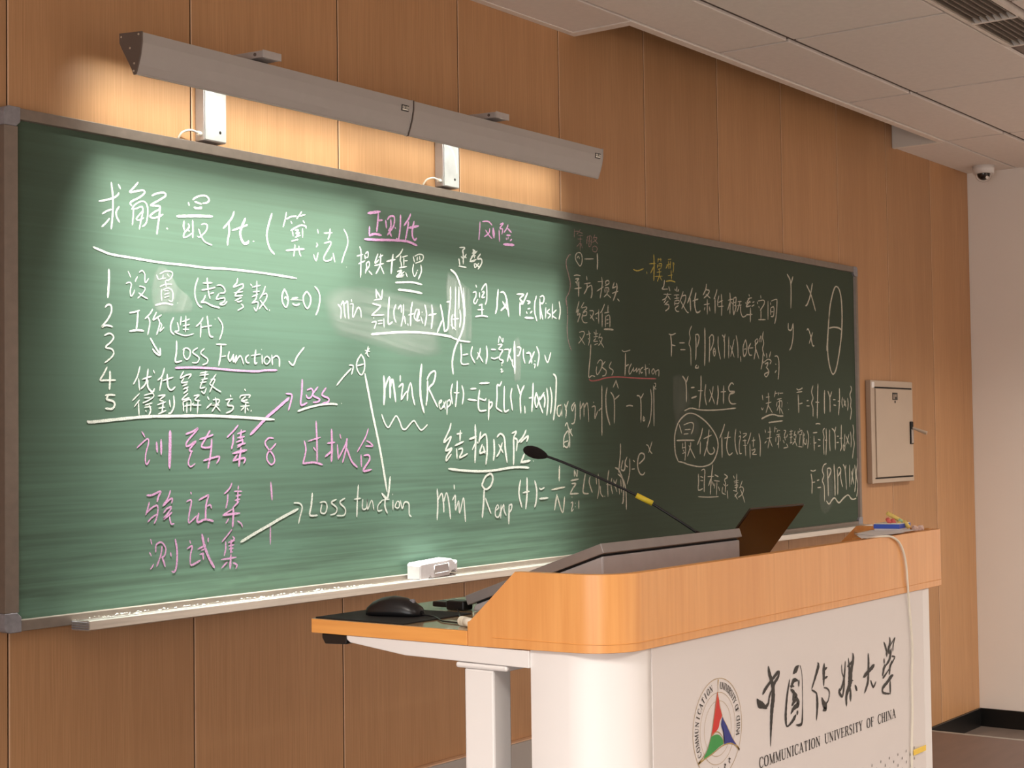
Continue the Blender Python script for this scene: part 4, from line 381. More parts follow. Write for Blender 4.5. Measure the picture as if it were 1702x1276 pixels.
'5.4:4256,1861 4258,1858;7.2:4265,1831 4267,1828|6.7:4008,1893 4013,1870;0:3996,1837,6 4005,1826,3.9 4015,1835,5.9;6.8:4067,1904 4068,1859 4040,1813;4:4043,1883 4079,1886;4.1:4039,1855 4095,1862;5.9:4061,1849 4103,1813;6.8:4137,1913 4125,1885;3.8:4133,1902 4160,1904;6.5:4173,1909 4163,1894;3.8:4176,1903 4214,1905;4.1:4152,1875 4199,1880;6.9:4151,1863 4144,1841;7.3:4175,1878 4176,1810;0:4158,1863,4.2 4198,1868,5.7 4197,1838,7.4;6.4:4171,1850 4149,1823;6.2:4184,1835 4209,1807;0:3994,1785,7.8 4063,1801,7.5 4115,1805,6.1 4169,1799,6.8 4212,1799,5.9;6.6:4064,1768 4121,1772 4205,1777|0:4352,1928,7 4373,1922,5.3 4416,1932,6.7;5.4:4351,1910 4411,1915;9.7:4368,1900 4370,1859 4370,1815;5.7:4377,1856 4412,1861|10.1:4582,1955 4577,1909 4566,1790;5.3:4456,1872 4477,1874;4.5:4451,1848 4487,1848;8.5:4527,1945 4511,1915 4525,1886 4509,1863 4522,1838 4521,1798;5:4549,1867 4593,1866|11.1:4654,1925 4649,1878 4648,1813|9.2:4689,1922 4710,1888 4710,1820;8.5:4734,1920 4710,1888;5.3:4747,1881 4774,1881;6:4750,1855 4780,1853;9.8:4821,1938 4820,1880 4805,1806;5:4800,1875 4827,1873;8:4855,1895 4846,1867 4857,1842;7.5:4867,1887 4892,1848;7.4:4890,1878 4869,1851;8.4:4914,1891 4919,1861 4911,1829;8.3:4952,1952 4962,1935 4942,1908 4953,1882 4947,1851 4956,1828 4940,1784|0:4548,1762,5.7 4570,1764,4.5 4599,1762,5.5|0:4213,1733,4 4233,1730,6.3 4219,1711,6.7 4228,1687,6.2;5.4:4021,1675 4041,1685;6.5:4027,1737 4033,1722;6.9:4075,1749 4075,1709 4053,1653;4:4053,1725 4089,1727;4:4042,1697 4091,1701;6.2:4068,1694 4096,1659;6.3:4126,1750 4119,1724;3.1:4129,1740 4146,1740;5.7:4156,1736 4145,1724;3.1:4159,1733 4176,1733;3.8:4135,1712 4175,1716;6.4:4134,1703 4130,1681;6.6:4158,1712 4159,1652;0:4144,1703,3.8 4171,1706,5.2 4174,1684,6.5;5.5:4164,1684 4143,1666;5.6:4204,1687 4217,1674;6:4250,1714 4239,1699;4:4212,1699 4232,1702;4.9:4206,1651 4250,1655;5.6:4237,1671 4254,1655;6.8:4288,1736 4282,1671;3.8:4271,1727 4305,1730;3.8:4267,1714 4301,1717;3.9:4273,1699 4301,1702;3.9:4272,1674 4299,1677;6.1:4329,1730 4315,1708;0:4315,1708,4.1 4336,1711,6.1 4328,1686,5.9 4299,1667,5.4;5.9:4314,1698 4347,1657;6.5:4375,1742 4379,1733;6.6:4361,1730 4357,1714;0:4364,1723,4.6 4400,1733,4.4 4395,1717,6.7;3.9:4371,1711 4399,1714;6.7:4381,1711 4368,1660;4.4:4358,1657 4400,1654;7.7:4413,1723 4407,1654;7.3:4427,1717 4423,1704;0:4423,1698,7.5 4418,1676,6.9 4439,1667,5.9 4447,1691,7.3;7.5:4456,1731 4469,1701 4456,1647;4.8:4489,1700 4491,1699;4.8:4488,1669 4489,1667|5.5:4517,1720 4564,1722;8.6:4527,1705 4528,1636;5.5:4529,1670 4551,1674;5.8:4570,1689 4596,1685;5.2:4569,1656 4594,1658;0:4646,1742,6.4 4627,1729,7.8 4637,1699,8 4629,1677,8.2 4633,1615,7.9;8.1:4661,1740 4662,1683 4654,1612;4.5:4644,1684 4670,1684;8.9:4700,1735 4696,1683 4701,1631;0:4725,1741,7.1 4758,1718,8.4 4760,1636,9;8.2:4771,1748 4757,1722;4.6:4780,1702 4803,1702;5:4775,1671 4802,1672;8.1:4835,1758 4829,1682 4832,1649 4815,1629;4.1:4811,1692 4845,1693;7.6:4874,1713 4868,1681 4875,1651;0:4856,1665,7.4 4851,1648,7.4 4862,1630,4.6 4871,1651,7.3 4855,1655,4.8;6.6:4885,1704 4922,1661;7:4921,1711 4891,1661;7.6:4937,1724 4947,1687 4941,1647;7.6:4970,1758 4978,1727 4971,1697 4982,1664 4968,1627 4956,1590|0:4484,1542,5.5 4512,1538,4.7 4540,1543,6;9.4:4487,1526 4497,1488 4492,1431;5.1:4497,1484 4530,1486;6.2:4550,1492 4575,1495;5.5:4553,1458 4594,1459;0:4658,1571,5.4 4628,1564,6.5 4610,1539,8.3 4626,1514,8.3 4608,1489,8.1 4627,1463,7.8 4628,1390,8.2;9.8:4665,1545 4670,1483 4671,1414;0:4665,1547,5.1 4694,1548,6.7 4706,1533,9.4 4675,1501,8.5|11.7:4742,1566 4747,1488 4747,1413;10.2:4779,1543 4781,1480 4777,1416;0:4784,1546,6.1 4805,1549,7 4818,1534,9.5 4786,1506,8.5;8.2:4818,1534 4816,1494 4835,1452;8:4845,1563 4866,1541 4876,1477 4878,1438;7.8:4880,1559 4866,1537|9.7:4921,1558 4918,1450;8.9:4940,1528 4968,1461;9.2:4963,1542 4937,1462;9.6:4982,1557 4992,1489 4975,1424;7.9:5010,1590 5013,1564 4997,1511 5012,1454 4996,1398|0:4649,1391,9.2 4678,1375,6.6 4712,1394,9.2 4743,1402,7.4 4772,1383,9 4797,1378,8.2 4841,1397,9.1 4895,1411,5.6 4929,1393,9.1 4955,1387,5.6 4991,1391,7.8'),
('variable_letters','D','white letters Y X y x and a tall theta at the right end',
'9.9:4277,2460 4314,2420 4310,2303;9.6:4338,2453 4317,2418|9.6:4478,2425 4526,2379 4572,2305;0:4544,2437,10.3 4516,2374,10 4484,2333,9.1 4463,2323,8|0:4281,2231,9.7 4280,2204,8.1 4309,2201,7.3 4330,2233,8.6;0:4330,2233,9.8 4327,2171,9.4 4306,2122,8.6 4286,2106,7.7|0:4473,2207,7.3 4488,2214,7.8 4512,2184,9 4531,2140,8.7 4551,2137,6.2;8.9:4536,2201 4495,2145|0:4719,2281,12.1 4738,2347,11.8 4779,2419,11.1 4812,2440,6.6 4849,2419,11.4 4868,2355,12.7 4866,2251,12.9 4842,2152,12.2 4793,2039,11.4 4749,2006,7.6 4713,2050,11.5 4696,2123,12.4 4705,2206,12.4 4719,2281,12.3;10.2:4685,2118 4705,2216;0:4717,2229,8.1 4770,2237,6.8 4824,2236,8.8 4862,2228,10'),
]
BRUSH = '0:464,1249,6.2 467,1235,10.3 480,1209,12.4 482,1185,14.2 476,1164,13.7 472,1140,10.2 469,1116,6.6 467,1089,1.9;0:437,1196,6.8 449,1205,8.2 476,1219,6.6 508,1234,8.9;0:511,1234,6.3 505,1222,7.4 488,1211,8.2 480,1194,10.5;0:413,1191,8.5 422,1180,15.5 436,1175,12.6 455,1166,3.9;0:443,1168,10.6 460,1175,6.3 465,1187,5.9 475,1199,5.8|0:572,1220,7.9 585,1227,13.4 598,1234,5.5;0:603,1234,2.3 611,1217,1.9 613,1185,2.5 612,1153,2.5 608,1117,6.6 595,1112,5.8 580,1115,2.2;0:556,1211,3.7 545,1185,6.5 537,1155,7.6 535,1133,8.6 540,1118,3.5 563,1124,6.8 581,1135,10.4;0:561,1192,6.8 574,1206,9.6 594,1203,2.7;3.8:556,1197 576,1194;0:597,1205,7.1 596,1190,5.1;0:558,1190,4.3 573,1181,9.1 567,1166,7.4;0:573,1181,9 582,1171,12.1 562,1156,4.9;0:582,1171,9.5 592,1156,11.9 571,1150,9.2 558,1140,4.1;10.9:589,1143 586,1134|0:686,1229,4.9 689,1221,10.8 674,1200,7.4 655,1177,3.6;0:655,1176,3.3 670,1170,4.2 681,1164,3.8;0:678,1167,5.1 681,1143,9.5 675,1109,3.1;0:718,1224,5.2 715,1209,11.6 714,1190,7.5 713,1176,4.3;6.3:709,1209 731,1213;5.4:708,1191 733,1194;0:713,1173,2.2 729,1169,3.8 740,1159,4.1 733,1143,3.7 720,1138,5.6;0:702,1154,5.6 709,1142,11.8 719,1130,16.6 706,1125,3.1|0:803,1211,2.7 805,1193,3.6 813,1182,3.3;0:823,1217,2.7 816,1184,7.4 804,1164,6.7 789,1154,5.4;0:790,1161,6.7 789,1152,7.7 803,1140,6.1;0:816,1182,5.5 812,1158,7.4 803,1139,5.1;0:838,1221,2.7 842,1198,7.7 844,1173,16 840,1159,15.4 825,1142,10.5 824,1118,6.8;0:861,1229,4.4 863,1215,9.9 850,1187,13.2 852,1163,8.9;5.8:831,1202 863,1212;3.8:832,1170 861,1169;8.6:846,1154 845,1125;0:869,1158,5.8 880,1144,11.6;0:847,1183,9.7 836,1177,7.9|0:943,1219,4.7 944,1200,8.4 941,1176,9.4 937,1154,9.7 918,1133,5.1;0:914,1169,10.2 947,1180,9.5 975,1189,12.2;0:952,1158,5 966,1141,5.9 982,1151,3.8;0:969,1140,7 977,1146,5|0:1030,1234,5.3 1039,1221,7.5 1047,1208,7.6;0:1062,1242,6 1064,1229,7.2 1054,1217,7.6;4.3:1094,1238 1083,1222 1079,1207;0:1094,1238,3 1067,1223,3.5 1057,1214,7.4;0:1054,1222,10.9 1057,1204,18.1;8.8:1045,1216 1044,1198;7.6:1028,1197 1030,1185;0:1070,1215,10.5 1059,1191,8.6 1033,1177,4.1 1017,1159,10.6;0:1091,1195,5.4 1084,1188,4.1 1051,1167,2.9 1019,1153,8.4;0:1072,1197,5.5 1091,1194,2.5;4.2:1034,1184 1020,1171;0:1075,1187,3.8 1061,1173,9.1 1057,1156,7.2;0:1051,1149,5.6 1079,1153,8.9;0:1076,1154,8.4 1041,1140,8.4 1018,1131,8.4 1021,1120,5.7 1058,1113,3.7;7.5:1060,1145 1060,1111'

# ================================================================ ROOM
ZC = 3.243; XW = 6.698; PW = 0.6078; S0 = 0.0313
bm = box(-6, XW + 0.2, 0.03, 0.2, -0.05, 3.7)
wall_front = struct(link('wall_front', bm, M['dark']))
def wall_panel(x0, x1, z0=0.645, z1=3.65):
    g = 0.0016
    o = link('wall_panel', box(x0 + g, x1 - g, 0.0, 0.03, z0, z1, 0.0012, 1), M['panel'], wall_front)
    e = link('edge_band', box(x0 + 0.0016, x0 + 0.0052, -0.0006, 0.004, z0, z1), M['seam'], o)
    return o
k = -10
while S0 + k * PW < XW - 0.01:
    a = S0 + k * PW; b = min(a + PW, XW)
    wall_panel(max(a, -5.98), b, 0.645 if a < 3.0 else 0.105)
    k += 1
struct(link('wall_right', box(XW, XW + 0.15, -9.2, 0.03, -0.05, 3.7), M['paint']))
struct(link('wall_back', box(-6, XW + 0.15, -9.35, -9.2, -0.05, 3.3), M['paint']))
# left wall with its row of windows
bm = box(-6.15, -6, -9.35, 0.2, -0.05, 0.7); box(-6.15, -6, -9.35, 0.2, 2.6, 3.3, bm=bm)
box(-6.15, -6, -9.35, -5.8, 0.7, 2.6, bm=bm); box(-6.15, -6, -1.4, 0.2, 0.7, 2.6, bm=bm)
struct(link('wall_left', bm, M['paint']))
bm = bmesh.new()
for y in (-5.8, -4.7, -3.6, -2.5, -1.46): box(-6.1, -6.04, y, y + 0.06, 0.7, 2.6, bm=bm)
for z in (0.7, 2.54): box(-6.1, -6.04, -5.8, -1.4, z, z + 0.06, bm=bm)
struct(link('window_1', bm, M['trimw']))
struct(link('floor', box(-6, XW + 0.15, -9.35, 0.2, -0.15, 0.0), M['floor']))
struct(link('baseboard_front', box(3.0, XW - 0.012, -0.012, 0.0, 0.0, 0.105, 0.002, 1), M['base']))
struct(link('baseboard_right', box(XW - 0.012, XW, -9.1, 0.0, 0.0, 0.105, 0.002, 1), M['base']))
dado = struct(link('trim_1', box(-5.9, 3.0, -0.022, 0.0, 0.0, 0.640, 0.002, 1), M['greyp']))
link('top_cap', box(-5.9, 3.0, -0.024, 0.002, 0.640, 0.645, 0.001, 1), M['seam'], dado)
# teaching platform
plat = thing('teaching_platform', 'low brown vinyl platform the lectern stands on, pale edge at its right end', 'platform', (2.5, -1.5, 0))
link('platform_top', box(-2.2, 5.35, -2.9, -0.03, 0.0, 0.2, 0.003, 1), M['stage'], plat)
link('nosing', box(5.35, 5.385, -2.9, -0.03, 0.0, 0.2004, 0.004, 2), M['nose'], plat)

# ---------------------------------------------------------------- ceiling
ceil = struct(link('ceiling', prism([(-6, -9.35), (XW + 0.15, -9.35), (XW + 0.15, 0.03), (5.59, 0.03), (5.59, -0.27), (2.56, -0.27), (2.56, 0.03), (-6, 0.03)], ZC + 0.016, ZC + 0.10, 'Z'), M['grid']))
xs = [-6 + 0.0, -5.3, -4.09, -2.88, -1.67, -0.46, 0.75, 1.96, 3.17, 4.385, 5.61, XW]
ys = [-9.2, -8.4, -7.8, -7.2, -6.6, -6.0, -5.4, -4.8, -4.2, -3.6, -3.0, -2.4, -1.46, -1.245, -0.613, -0.285]
def tile(x0, x1, y0, y1, gx=0.010, gy=0.015):
    return link('ceiling_tile', box(x0 + gx, x1 - gx, y0 + gy, y1 - gy, ZC, ZC + 0.014, 0.002, 1), M['tile'], ceil)
for i in range(len(xs) - 1):
    for j in range(len(ys) - 1):
        if j == 12 and 1.9 < xs[i] < 3.2: continue      # air vent
        tile(xs[i], xs[i + 1], ys[j], ys[j + 1])
for i in range(len(xs) - 1):                           # flush strip along the front wall left and right of the recess
    a, b = xs[i], xs[i + 1]
    if a < 2.56: tile(a, min(b, 2.56), -0.285, 0.0, 0.001, 0.0)
tile(5.61, XW, -0.285, 0.0, 0.001, 0.0)
struct(link('trim_2', box(2.52, 5.60, -0.290, -0.250, ZC - 0.004, ZC + 0.022, 0.002, 1), M['trimw']))
struct(link('trim_3', box(2.52, 2.57, -0.250, 0.0, ZC - 0.004, ZC + 0.022, 0.002, 1), M['trimw']))
struct(link('trim_4', box(-6, 2.52, -0.030, 0.0, ZC - 0.003, ZC, 0.001, 1), M['trimw']))
# recess above: upper ceiling, its long side and the white drop box closing its right end
struct(link('trim_5', box(2.5, 5.62, -0.5, 0.03, 3.62, 3.7), M['dark']))
struct(link('trim_6', box(2.56, 5.59, -0.30, -0.275, ZC + 0.10, 3.65), M['dark']))  # recess insides coloured near black to deepen the shade in there
struct(link('trim_7', box(5.588, 5.62, -0.272, -0.001, ZC - 0.006, 3.62, 0.002, 1), M['soffit']))
struct(link('trim_8', box(2.53, 2.56, -0.30, -0.001, ZC + 0.10, 3.62), M['dark']))
# air vent
vent = thing('air_vent', 'long slatted air vent set in the ceiling at top right', 'vent', (3.0, -1.35, ZC))
link_each('vent_frame', box(1.97, 3.80, -1.452, -1.436, ZC - 0.008, ZC + 0.03, bm=box(1.97, 3.80, -1.262, -1.246, ZC - 0.004, ZC + 0.03)), M['trimw'], vent)
for x in (1.97, 3.36, 3.785): link('cross_bar', box(x, x + 0.014, -1.44, -1.258, ZC - 0.008, ZC + 0.03), M['trimw'], vent)
link('duct', box(1.97, 3.80, -1.45, -1.25, ZC + 0.03, ZC + 0.06), M['dark'], vent)
for s0, s1 in ((1.984, 3.36), (3.374, 3.785)):
    for j in range(7):
        y = -1.427 + j * 0.0255
        o = link('slat', prism([(y - 0.002, ZC - 0.006), (y + 0.001, ZC - 0.006), (y + 0.016, ZC + 0.022), (y + 0.013, ZC + 0.022)], s0, s1, 'X'), M['vent'], vent)
# dome camera
dc = thing('dome_camera', 'small white dome security camera on the ceiling in the far right corner', 'camera', (6.50, -0.17, ZC))
c = Vector((6.50, -0.17, ZC))
link('camera_base', cyl(c, c - Vector((0, 0, 0.045)), 0.062, 0.058, 32), M['white'], dc)
def dome(c, r, n=24, m=8):
    bm = bmesh.new(); prev = None
    for i in range(m + 1):
        a = PI / 2 * i / m; rr = r * math.cos(a); z = -r * math.sin(a)
        ring = [bm.verts.new(c + Vector((rr * math.cos(2 * PI * j / n), rr * math.sin(2 * PI * j / n), z))) for j in range(n)] if i < m else [bm.verts.new(c + Vector((0, 0, -r)))]
        if prev:
            for j in range(n):
                f = bm.faces.new((prev[j], prev[(j + 1) % n], ring[(j + 1) % n], ring[j])) if len(ring) > 1 else bm.faces.new((prev[j], prev[(j + 1) % n], ring[0])); f.smooth = True
        prev = ring
    return bm
link('dome_cover', dome(c - Vector((0, 0, 0.045)), 0.049), M['clear'], dc)
link('lens_ball', dome(c - Vector((0, 0, 0.045)), 0.038), M['dome'], dc)
link('lens', cyl(c + Vector((-0.018, -0.02, -0.066)), c + Vector((-0.028, -0.03, -0.072)), 0.009), M['chrome'], dc)

# ================================================================ CHALKBOARD
BX0, BX1, BZ0, BZ1 = 0.0, 5.04, 1.249, 2.552
cb = thing('chalkboard', 'long green chalkboard in an aluminium frame covered in white and pink writing', 'chalkboard', (2.52, 0, 1.25))
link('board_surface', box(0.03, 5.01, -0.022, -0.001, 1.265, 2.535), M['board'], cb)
f = 0.047
def prof(name, pts, a, b, ax): return link(name, prism(pts, a, b, ax, 0.0012), M['alu'], cb)
prof('frame_rail', [(-0.0325, BZ1), (-0.001, BZ1), (-0.001, BZ1 - 0.031), (-0.0135, BZ1 - 0.031), (-0.0325, BZ1 - 0.028)], f, BX1 - f, 'X')
prof('frame_rail', [(-0.0325, BZ0), (-0.001, BZ0), (-0.001, BZ0 + 0.030), (-0.0135, BZ0 + 0.030), (-0.0325, BZ0 + 0.027)], f, BX1 - f, 'X')
prof('frame_rail', [(BX0, -0.001), (BX0, -0.0325), (BX0 + 0.040, -0.0325), (BX0 + 0.046, -0.0135), (BX0 + 0.046, -0.001)], BZ0 + f, BZ1 - f, 'Z')
prof('frame_rail', [(BX1, -0.001), (BX1, -0.0325), (BX1 - 0.024, -0.0325), (BX1 - 0.030, -0.0135), (BX1 - 0.030, -0.001)], BZ0 + f, BZ1 - f, 'Z')
for x0, x1, z0, z1, sx, sz in ((BX0 - 0.002, f, BZ1 - f, BZ1 + 0.002, -1, 1), (BX1 - f, BX1 + 0.002, BZ1 - f, BZ1 + 0.002, 1, 1), (BX0 - 0.002, f, BZ0 - 0.002, BZ0 + f, -1, -1), (BX1 - f, BX1 + 0.002, BZ0 - 0.002, BZ0 + f, 1, -1)):
    c2 = 0.014; xi, xo = (x1, x0) if sx < 0 else (x0, x1); zi, zo = (z0, z1) if sz > 0 else (z1, z0)
    pts = [(xi, zo), (xo + (-sx) * c2, zo), (xo + (-sx) * c2 * 0.3, zo - sz * c2 * 0.3), (xo, zo - sz * c2), (xo, zi), (xi - (-sx) * 0.012, zi), (xi, zi + sz * 0.012)]
    link('frame_corner', prism(pts, -0.034, -0.001, 'Y', 0.002), M['corner'], cb)
tray = prism([(-0.0335, 1.262), (-0.098, 1.264), (-0.104, 1.262), (-0.104, 1.240), (-0.098, 1.237), (-0.0335, 1.236)], 0.198, 5.0, 'X', 0.001)
tr = link('chalk_tray', tray, M['alu2'], cb)
bm = bmesh.new()
for z in (1.2415, 1.247, 1.2525, 1.258): box(0.1945, 0.1985, -0.101, -0.036, z - 0.0012, z + 0.0012, bm=bm)
link_each('tray_rib', bm, M['corner'], tr)
bm = bmesh.new()
for y in (-0.05, -0.062, -0.09): box(0.2, 4.99, y - 0.001, y + 0.001, 1.2625, 1.2645, bm=bm)
link_each('tray_ridge', bm, M['alu'], tr)
# chalk crumbs in the tray and along the lower rail
bm = bmesh.new()
for i in range(120):
    x = 0.21 + (4.6 * random.random() if i > 120 else 1.1 * random.random()); y = -0.036 - 0.05 * random.random(); r = 0.0012 + 0.002 * random.random()
    b2 = bmesh.new(); bmesh.ops.create_icosphere(b2, subdivisions=1, radius=r)
    for v in b2.verts: v.co = Vector((v.co.x * 1.8 + x, v.co.y + y, v.co.z * 0.7 + 1.2645))
    join(bm, b2)
o = link('chalk_crumbs', bm, CH['W'], tr); o['kind'] = 'stuff'

# writing
for gi, (nm, c, lab, txt) in enumerate(CHALK):
    for tl in txt.split('|'):                            # one part for each character or word
        bm = bmesh.new()
        for j, st in enumerate(strokes(tl)): ribbon(bm, st, -0.0226 - 0.00002 * (j % 12) - 0.00005 * (gi % 3))
        o = link('chalk_character', bm, CH[c], cb)
        if c in 'PRFY': o['label'] = {'P': 'pink chalk writing', 'R': 'dull red chalk underline', 'F': 'faint pink chalk writing', 'Y': 'yellow chalk writing'}[c]

# wiped patches of chalk dust
def px(x, y, Y):
    d = FW + RX * ((x - 851) / FPX) - UY * ((y - 638) / FPX); t = (Y - CAM.y) / d.y; return CAM + d * t
def smudge(ox, oy, s, pts, dens, ang, lab, edge=0.35):
    P = [px(ox + a / s, oy + b / s, -0.0223) for a, b in pts]; P = [Vector((p.x, p.z)) for p in P]
    P = [q.xy for q in smooth_pts([Vector((p.x, p.y, 0)) for p in P + [P[0]]], 4)][:-1]
    c = sum(P, Vector((0, 0))) / len(P); bm = bmesh.new(); cl = bm.loops.layers.float_color.new('dust'); uv = bm.loops.layers.uv.new('uv')
    rings = []; fr = [(0.0, 1.0), (0.55, 1.0), (0.85, 0.95), (0.965, edge), (1.03, 0.0)]
    for r, a in fr[1:]:
        rings.append([(bm.verts.new((c.x + (p.x - c.x) * r, -0.0224, c.y + (p.y - c.y) * r)), a * dens) for p in P])
    cv = (bm.verts.new((c.x, -0.0224, c.y)), dens); n = len(P)
    def face(vs):
        try: fc = bm.faces.new([v[0] for v in vs])
        except ValueError: return
        for l, v in zip(fc.loops, vs):
            l[cl] = (v[1],) * 3 + (1,); x, z = l.vert.co.x, l.vert.co.z
            l[uv].uv = (x * math.cos(ang) + z * math.sin(ang), -x * math.sin(ang) + z * math.cos(ang))
    for i in range(n):
        j = (i + 1) % n; face([cv, rings[0][i], rings[0][j]])
        for A, B in zip(rings, rings[1:]): face([A[i], B[i], B[j], A[j]])
    o = link('chalk_smudge', bm, M['smudge'], cb); o['label'] = lab
smudge(140, 430, 7.0875, [(880, 80), (960, 95), (1040, 210), (1110, 330), (1260, 470), (1275, 610), (1120, 640), (850, 620), (790, 420), (820, 190)], 0.55, 1.2, 'grey wiped patch around the word 设置')
smudge(530, 440, 6.5423, [(50, 380), (110, 300), (250, 235), (500, 240), (740, 290), (830, 310), (1050, 370), (1300, 440), (1330, 560), (1310, 760), (1330, 940), (1240, 990), (1120, 1005), (920, 990), (750, 930), (560, 870), (270, 790), (180, 730), (110, 600)], 0.62, -0.12, 'large grey wiped patch behind the min formula')
smudge(530, 440, 6.5423, [(1400, 80), (1480, 130), (1600, 230), (1650, 290), (1665, 640), (1645, 840), (1420, 790), (1400, 500), (1380, 250)], 0.8, 1.5, 'pale upright wiped patch crossed by tall strokes')
smudge(720, 440, 7.0875, [(945, 890), (1005, 850), (1030, 1000), (1030, 1330), (1000, 1370), (950, 1340)], 0.6, 1.5, 'narrow upright wiped streak in the expectation formula')
smudge(960, 570, 8.505, [(1350, 480), (1420, 440), (1500, 480), (1560, 650), (1600, 850), (1500, 960), (1430, 1200), (1385, 1150), (1350, 900)], 0.42, 1.5, 'faint grey wiped streaks left of the Y formula', 0.5)
smudge(1100, 670, 9.45, [(215, 120), (420, 90), (520, 200), (600, 400), (520, 540), (300, 560), (215, 420)], 0.30, 1.3, 'faint wiped patch inside the circled word', 0.5)
smudge(1260, 700, 7.978, [(850, 600), (960, 600), (1000, 800), (1000, 1080), (880, 1225), (810, 1060), (830, 760)], 0.42, 1.4, 'faint wiped patch at the lower right', 0.6)

# ================================================================ BOARD LAMPS
E_N, E_M, E_W = 9.5, 1.35, 1.15
LCOL = (0.96, 1.0, 0.93)
def board_lamp(x0, x1, lab):
    t = thing('board_lamp', lab, 'lamp', ((x0 + x1) / 2, -0.17, 2.76), 'lamps above the chalkboard')
    F = [(-0.216, 2.761), (-0.2155, 2.735), (-0.210, 2.705), (-0.202, 2.680), (-0.192, 2.657)]
    back = [(y + 0.0025, z + 0.001) for y, z in reversed(F)]
    link('front_cover', prism(F + back, x0 + 0.004, x1 - 0.004, 'X'), M['lampgrey'], t)
    link('top_cover', prism([(-0.216, 2.761), (-0.131, 2.769), (-0.131, 2.748), (-0.134, 2.748), (-0.134, 2.765), (-0.213, 2.758)], x0 + 0.004, x1 - 0.004, 'X'), M['lampgrey'], t)
    link('front_edge', box(x0 + 0.002, x1 - 0.002, -0.1945, -0.1865, 2.6555, 2.6605, 0.0015, 2), M['lampgrey'], t)
    link('light_strip', box(x0 + 0.012, x1 - 0.012, -0.175, -0.155, 2.7525, 2.7575), M['led'], t)
    E = [(-0.2175, 2.763), (-0.129, 2.771), (-0.129, 2.746), (-0.140, 2.727), (-0.158, 2.700), (-0.176, 2.672), (-0.184, 2.655), (-0.193, 2.655), (-0.203, 2.680), (-0.2115, 2.705), (-0.217, 2.735)]
    for xa, xb in ((x0, x0 + 0.004), (x1 - 0.004, x1)):
        e = link('end_cap', prism(E, xa, xb, 'X', 0.0008), M['lampend'] if xa == x0 else M['lampgrey'], t)
        sx = xa - 0.0015 if xa == x0 else xb - 0.002
        bm = bmesh.new()
        for y, z in ((-0.138, 2.760), (-0.205, 2.757), (-0.172, 2.726), (-0.188, 2.684), (-0.186, 2.665)):
            b2 = cyl((sx, y, z), (sx + 0.0035, y, z), 0.0028, n=10); join(bm, b2)
        link_each('screw', bm, M['screw'], e)
    s = link('sticker', prism([(-0.2175, 2.742), (-0.2145, 2.7235), (-0.2130, 2.7235), (-0.2160, 2.742)], x1 - 0.052, x1 - 0.018, 'X'), M['ink'], t)
    bm = bmesh.new()
    for j in range(6):
        xx = x1 - 0.049 + j * 0.0047 + (0.003 if j > 2 else 0)
        bm2 = prism([(-0.2182, 2.739), (-0.2171, 2.732), (-0.2166, 2.732), (-0.2177, 2.739)], xx, xx + 0.0026, 'X'); join(bm, bm2)
    join(bm, prism([(-0.2169, 2.730), (-0.2160, 2.727), (-0.2155, 2.727), (-0.2164, 2.730)], x1 - 0.049, x1 - 0.021, 'X'))
    link_each('sticker_mark', bm, M['screw'], s)
    cx = (x0 + x1) / 2; ln = x1 - x0 - 0.02
    def L_(n_, aim_deg, spread, e):
        a = math.radians(aim_deg); area('led_row', (cx, -0.160, 2.749), (0, math.sin(a), -math.cos(a)), ln, 0.012, e, LCOL, spread, t).matrix_parent_inverse = Matrix.Translation(-Vector(t.location))
    k = 1.9 if x0 < 1 else 1.1
    L_('a', 7, 24 * (1.75 if x0 < 1 else 1), E_N * (1.85 if x0 < 1 else 1)); L_('b', 20, 44 * k, E_M * (1.15 if x0 < 1 else 1.0)); L_('c', 48, 84, E_W)
    return t
board_lamp(0.280, 1.353, 'long grey board lamp on the left, dark triangular end cap showing')
board_lamp(1.357, 2.430, 'long grey board lamp on the right, ending over the middle of the board')

def lamp_mount(x, lab):
    t = thing('lamp_driver_box', lab, 'box', (x + 0.042, 0, 2.56), 'driver boxes carrying the board lamps')
    link('box_body', box(x, x + 0.084, -0.036, -0.0006, 2.560, 2.800, 0.002, 2), M['silver'], t)
    cov = link('cover', box(x + 0.0025, x + 0.0815, -0.040, -0.036, 2.562, 2.798, 0.0015, 2), M['silverw'], t)
    link('keyhole', cyl((x + 0.058, -0.0405, 2.588), (x + 0.058, -0.0385, 2.588), 0.0045, n=14), M['dark'], cov)
    # curved marking on the cover
    bm = bmesh.new(); ribbon(bm, [(x + 0.014, 2.70, 0.006), (x + 0.035, 2.695, 0.007), (x + 0.055, 2.672, 0.007), (x + 0.066, 2.64, 0.006), (x + 0.070, 2.61, 0.003)], -0.0404)
    link('cover_mark', bm, M['white'], cov)
    arm = link('arm', prism([(-0.0006, 2.772), (-0.215, 2.772), (-0.232, 2.771), (-0.232, 2.790), (-0.0006, 2.800)], x + 0.036, x + 0.104, 'X', 0.0012), M['silver'], t)
    link('arm_end', box(x + 0.0362, x + 0.108, -0.236, -0.2325, 2.7705, 2.792, 0.001, 1), M['silver'], arm)
    link('arm_screw', cyl((x + 0.034, -0.205, 2.782), (x + 0.037, -0.205, 2.782), 0.005, n=12), M['lampend'], arm)
    pts = [(x - 0.064, -0.001, 2.560), (x - 0.058, -0.012, 2.576), (x - 0.038, -0.022, 2.584), (x - 0.016, -0.024, 2.581), (x + 0.004, -0.024, 2.576)]
    link('power_cable', tube(pts, 0.0032, 8), M['cable'], t)
    link('cable_plug', cyl((x - 0.012, -0.024, 2.580), (x + 0.002, -0.024, 2.577), 0.0065, n=12), M['cable'], t)
lamp_mount(0.655, 'white driver box above the board frame under the left lamp')
lamp_mount(1.722, 'white driver box above the board frame under the right lamp')

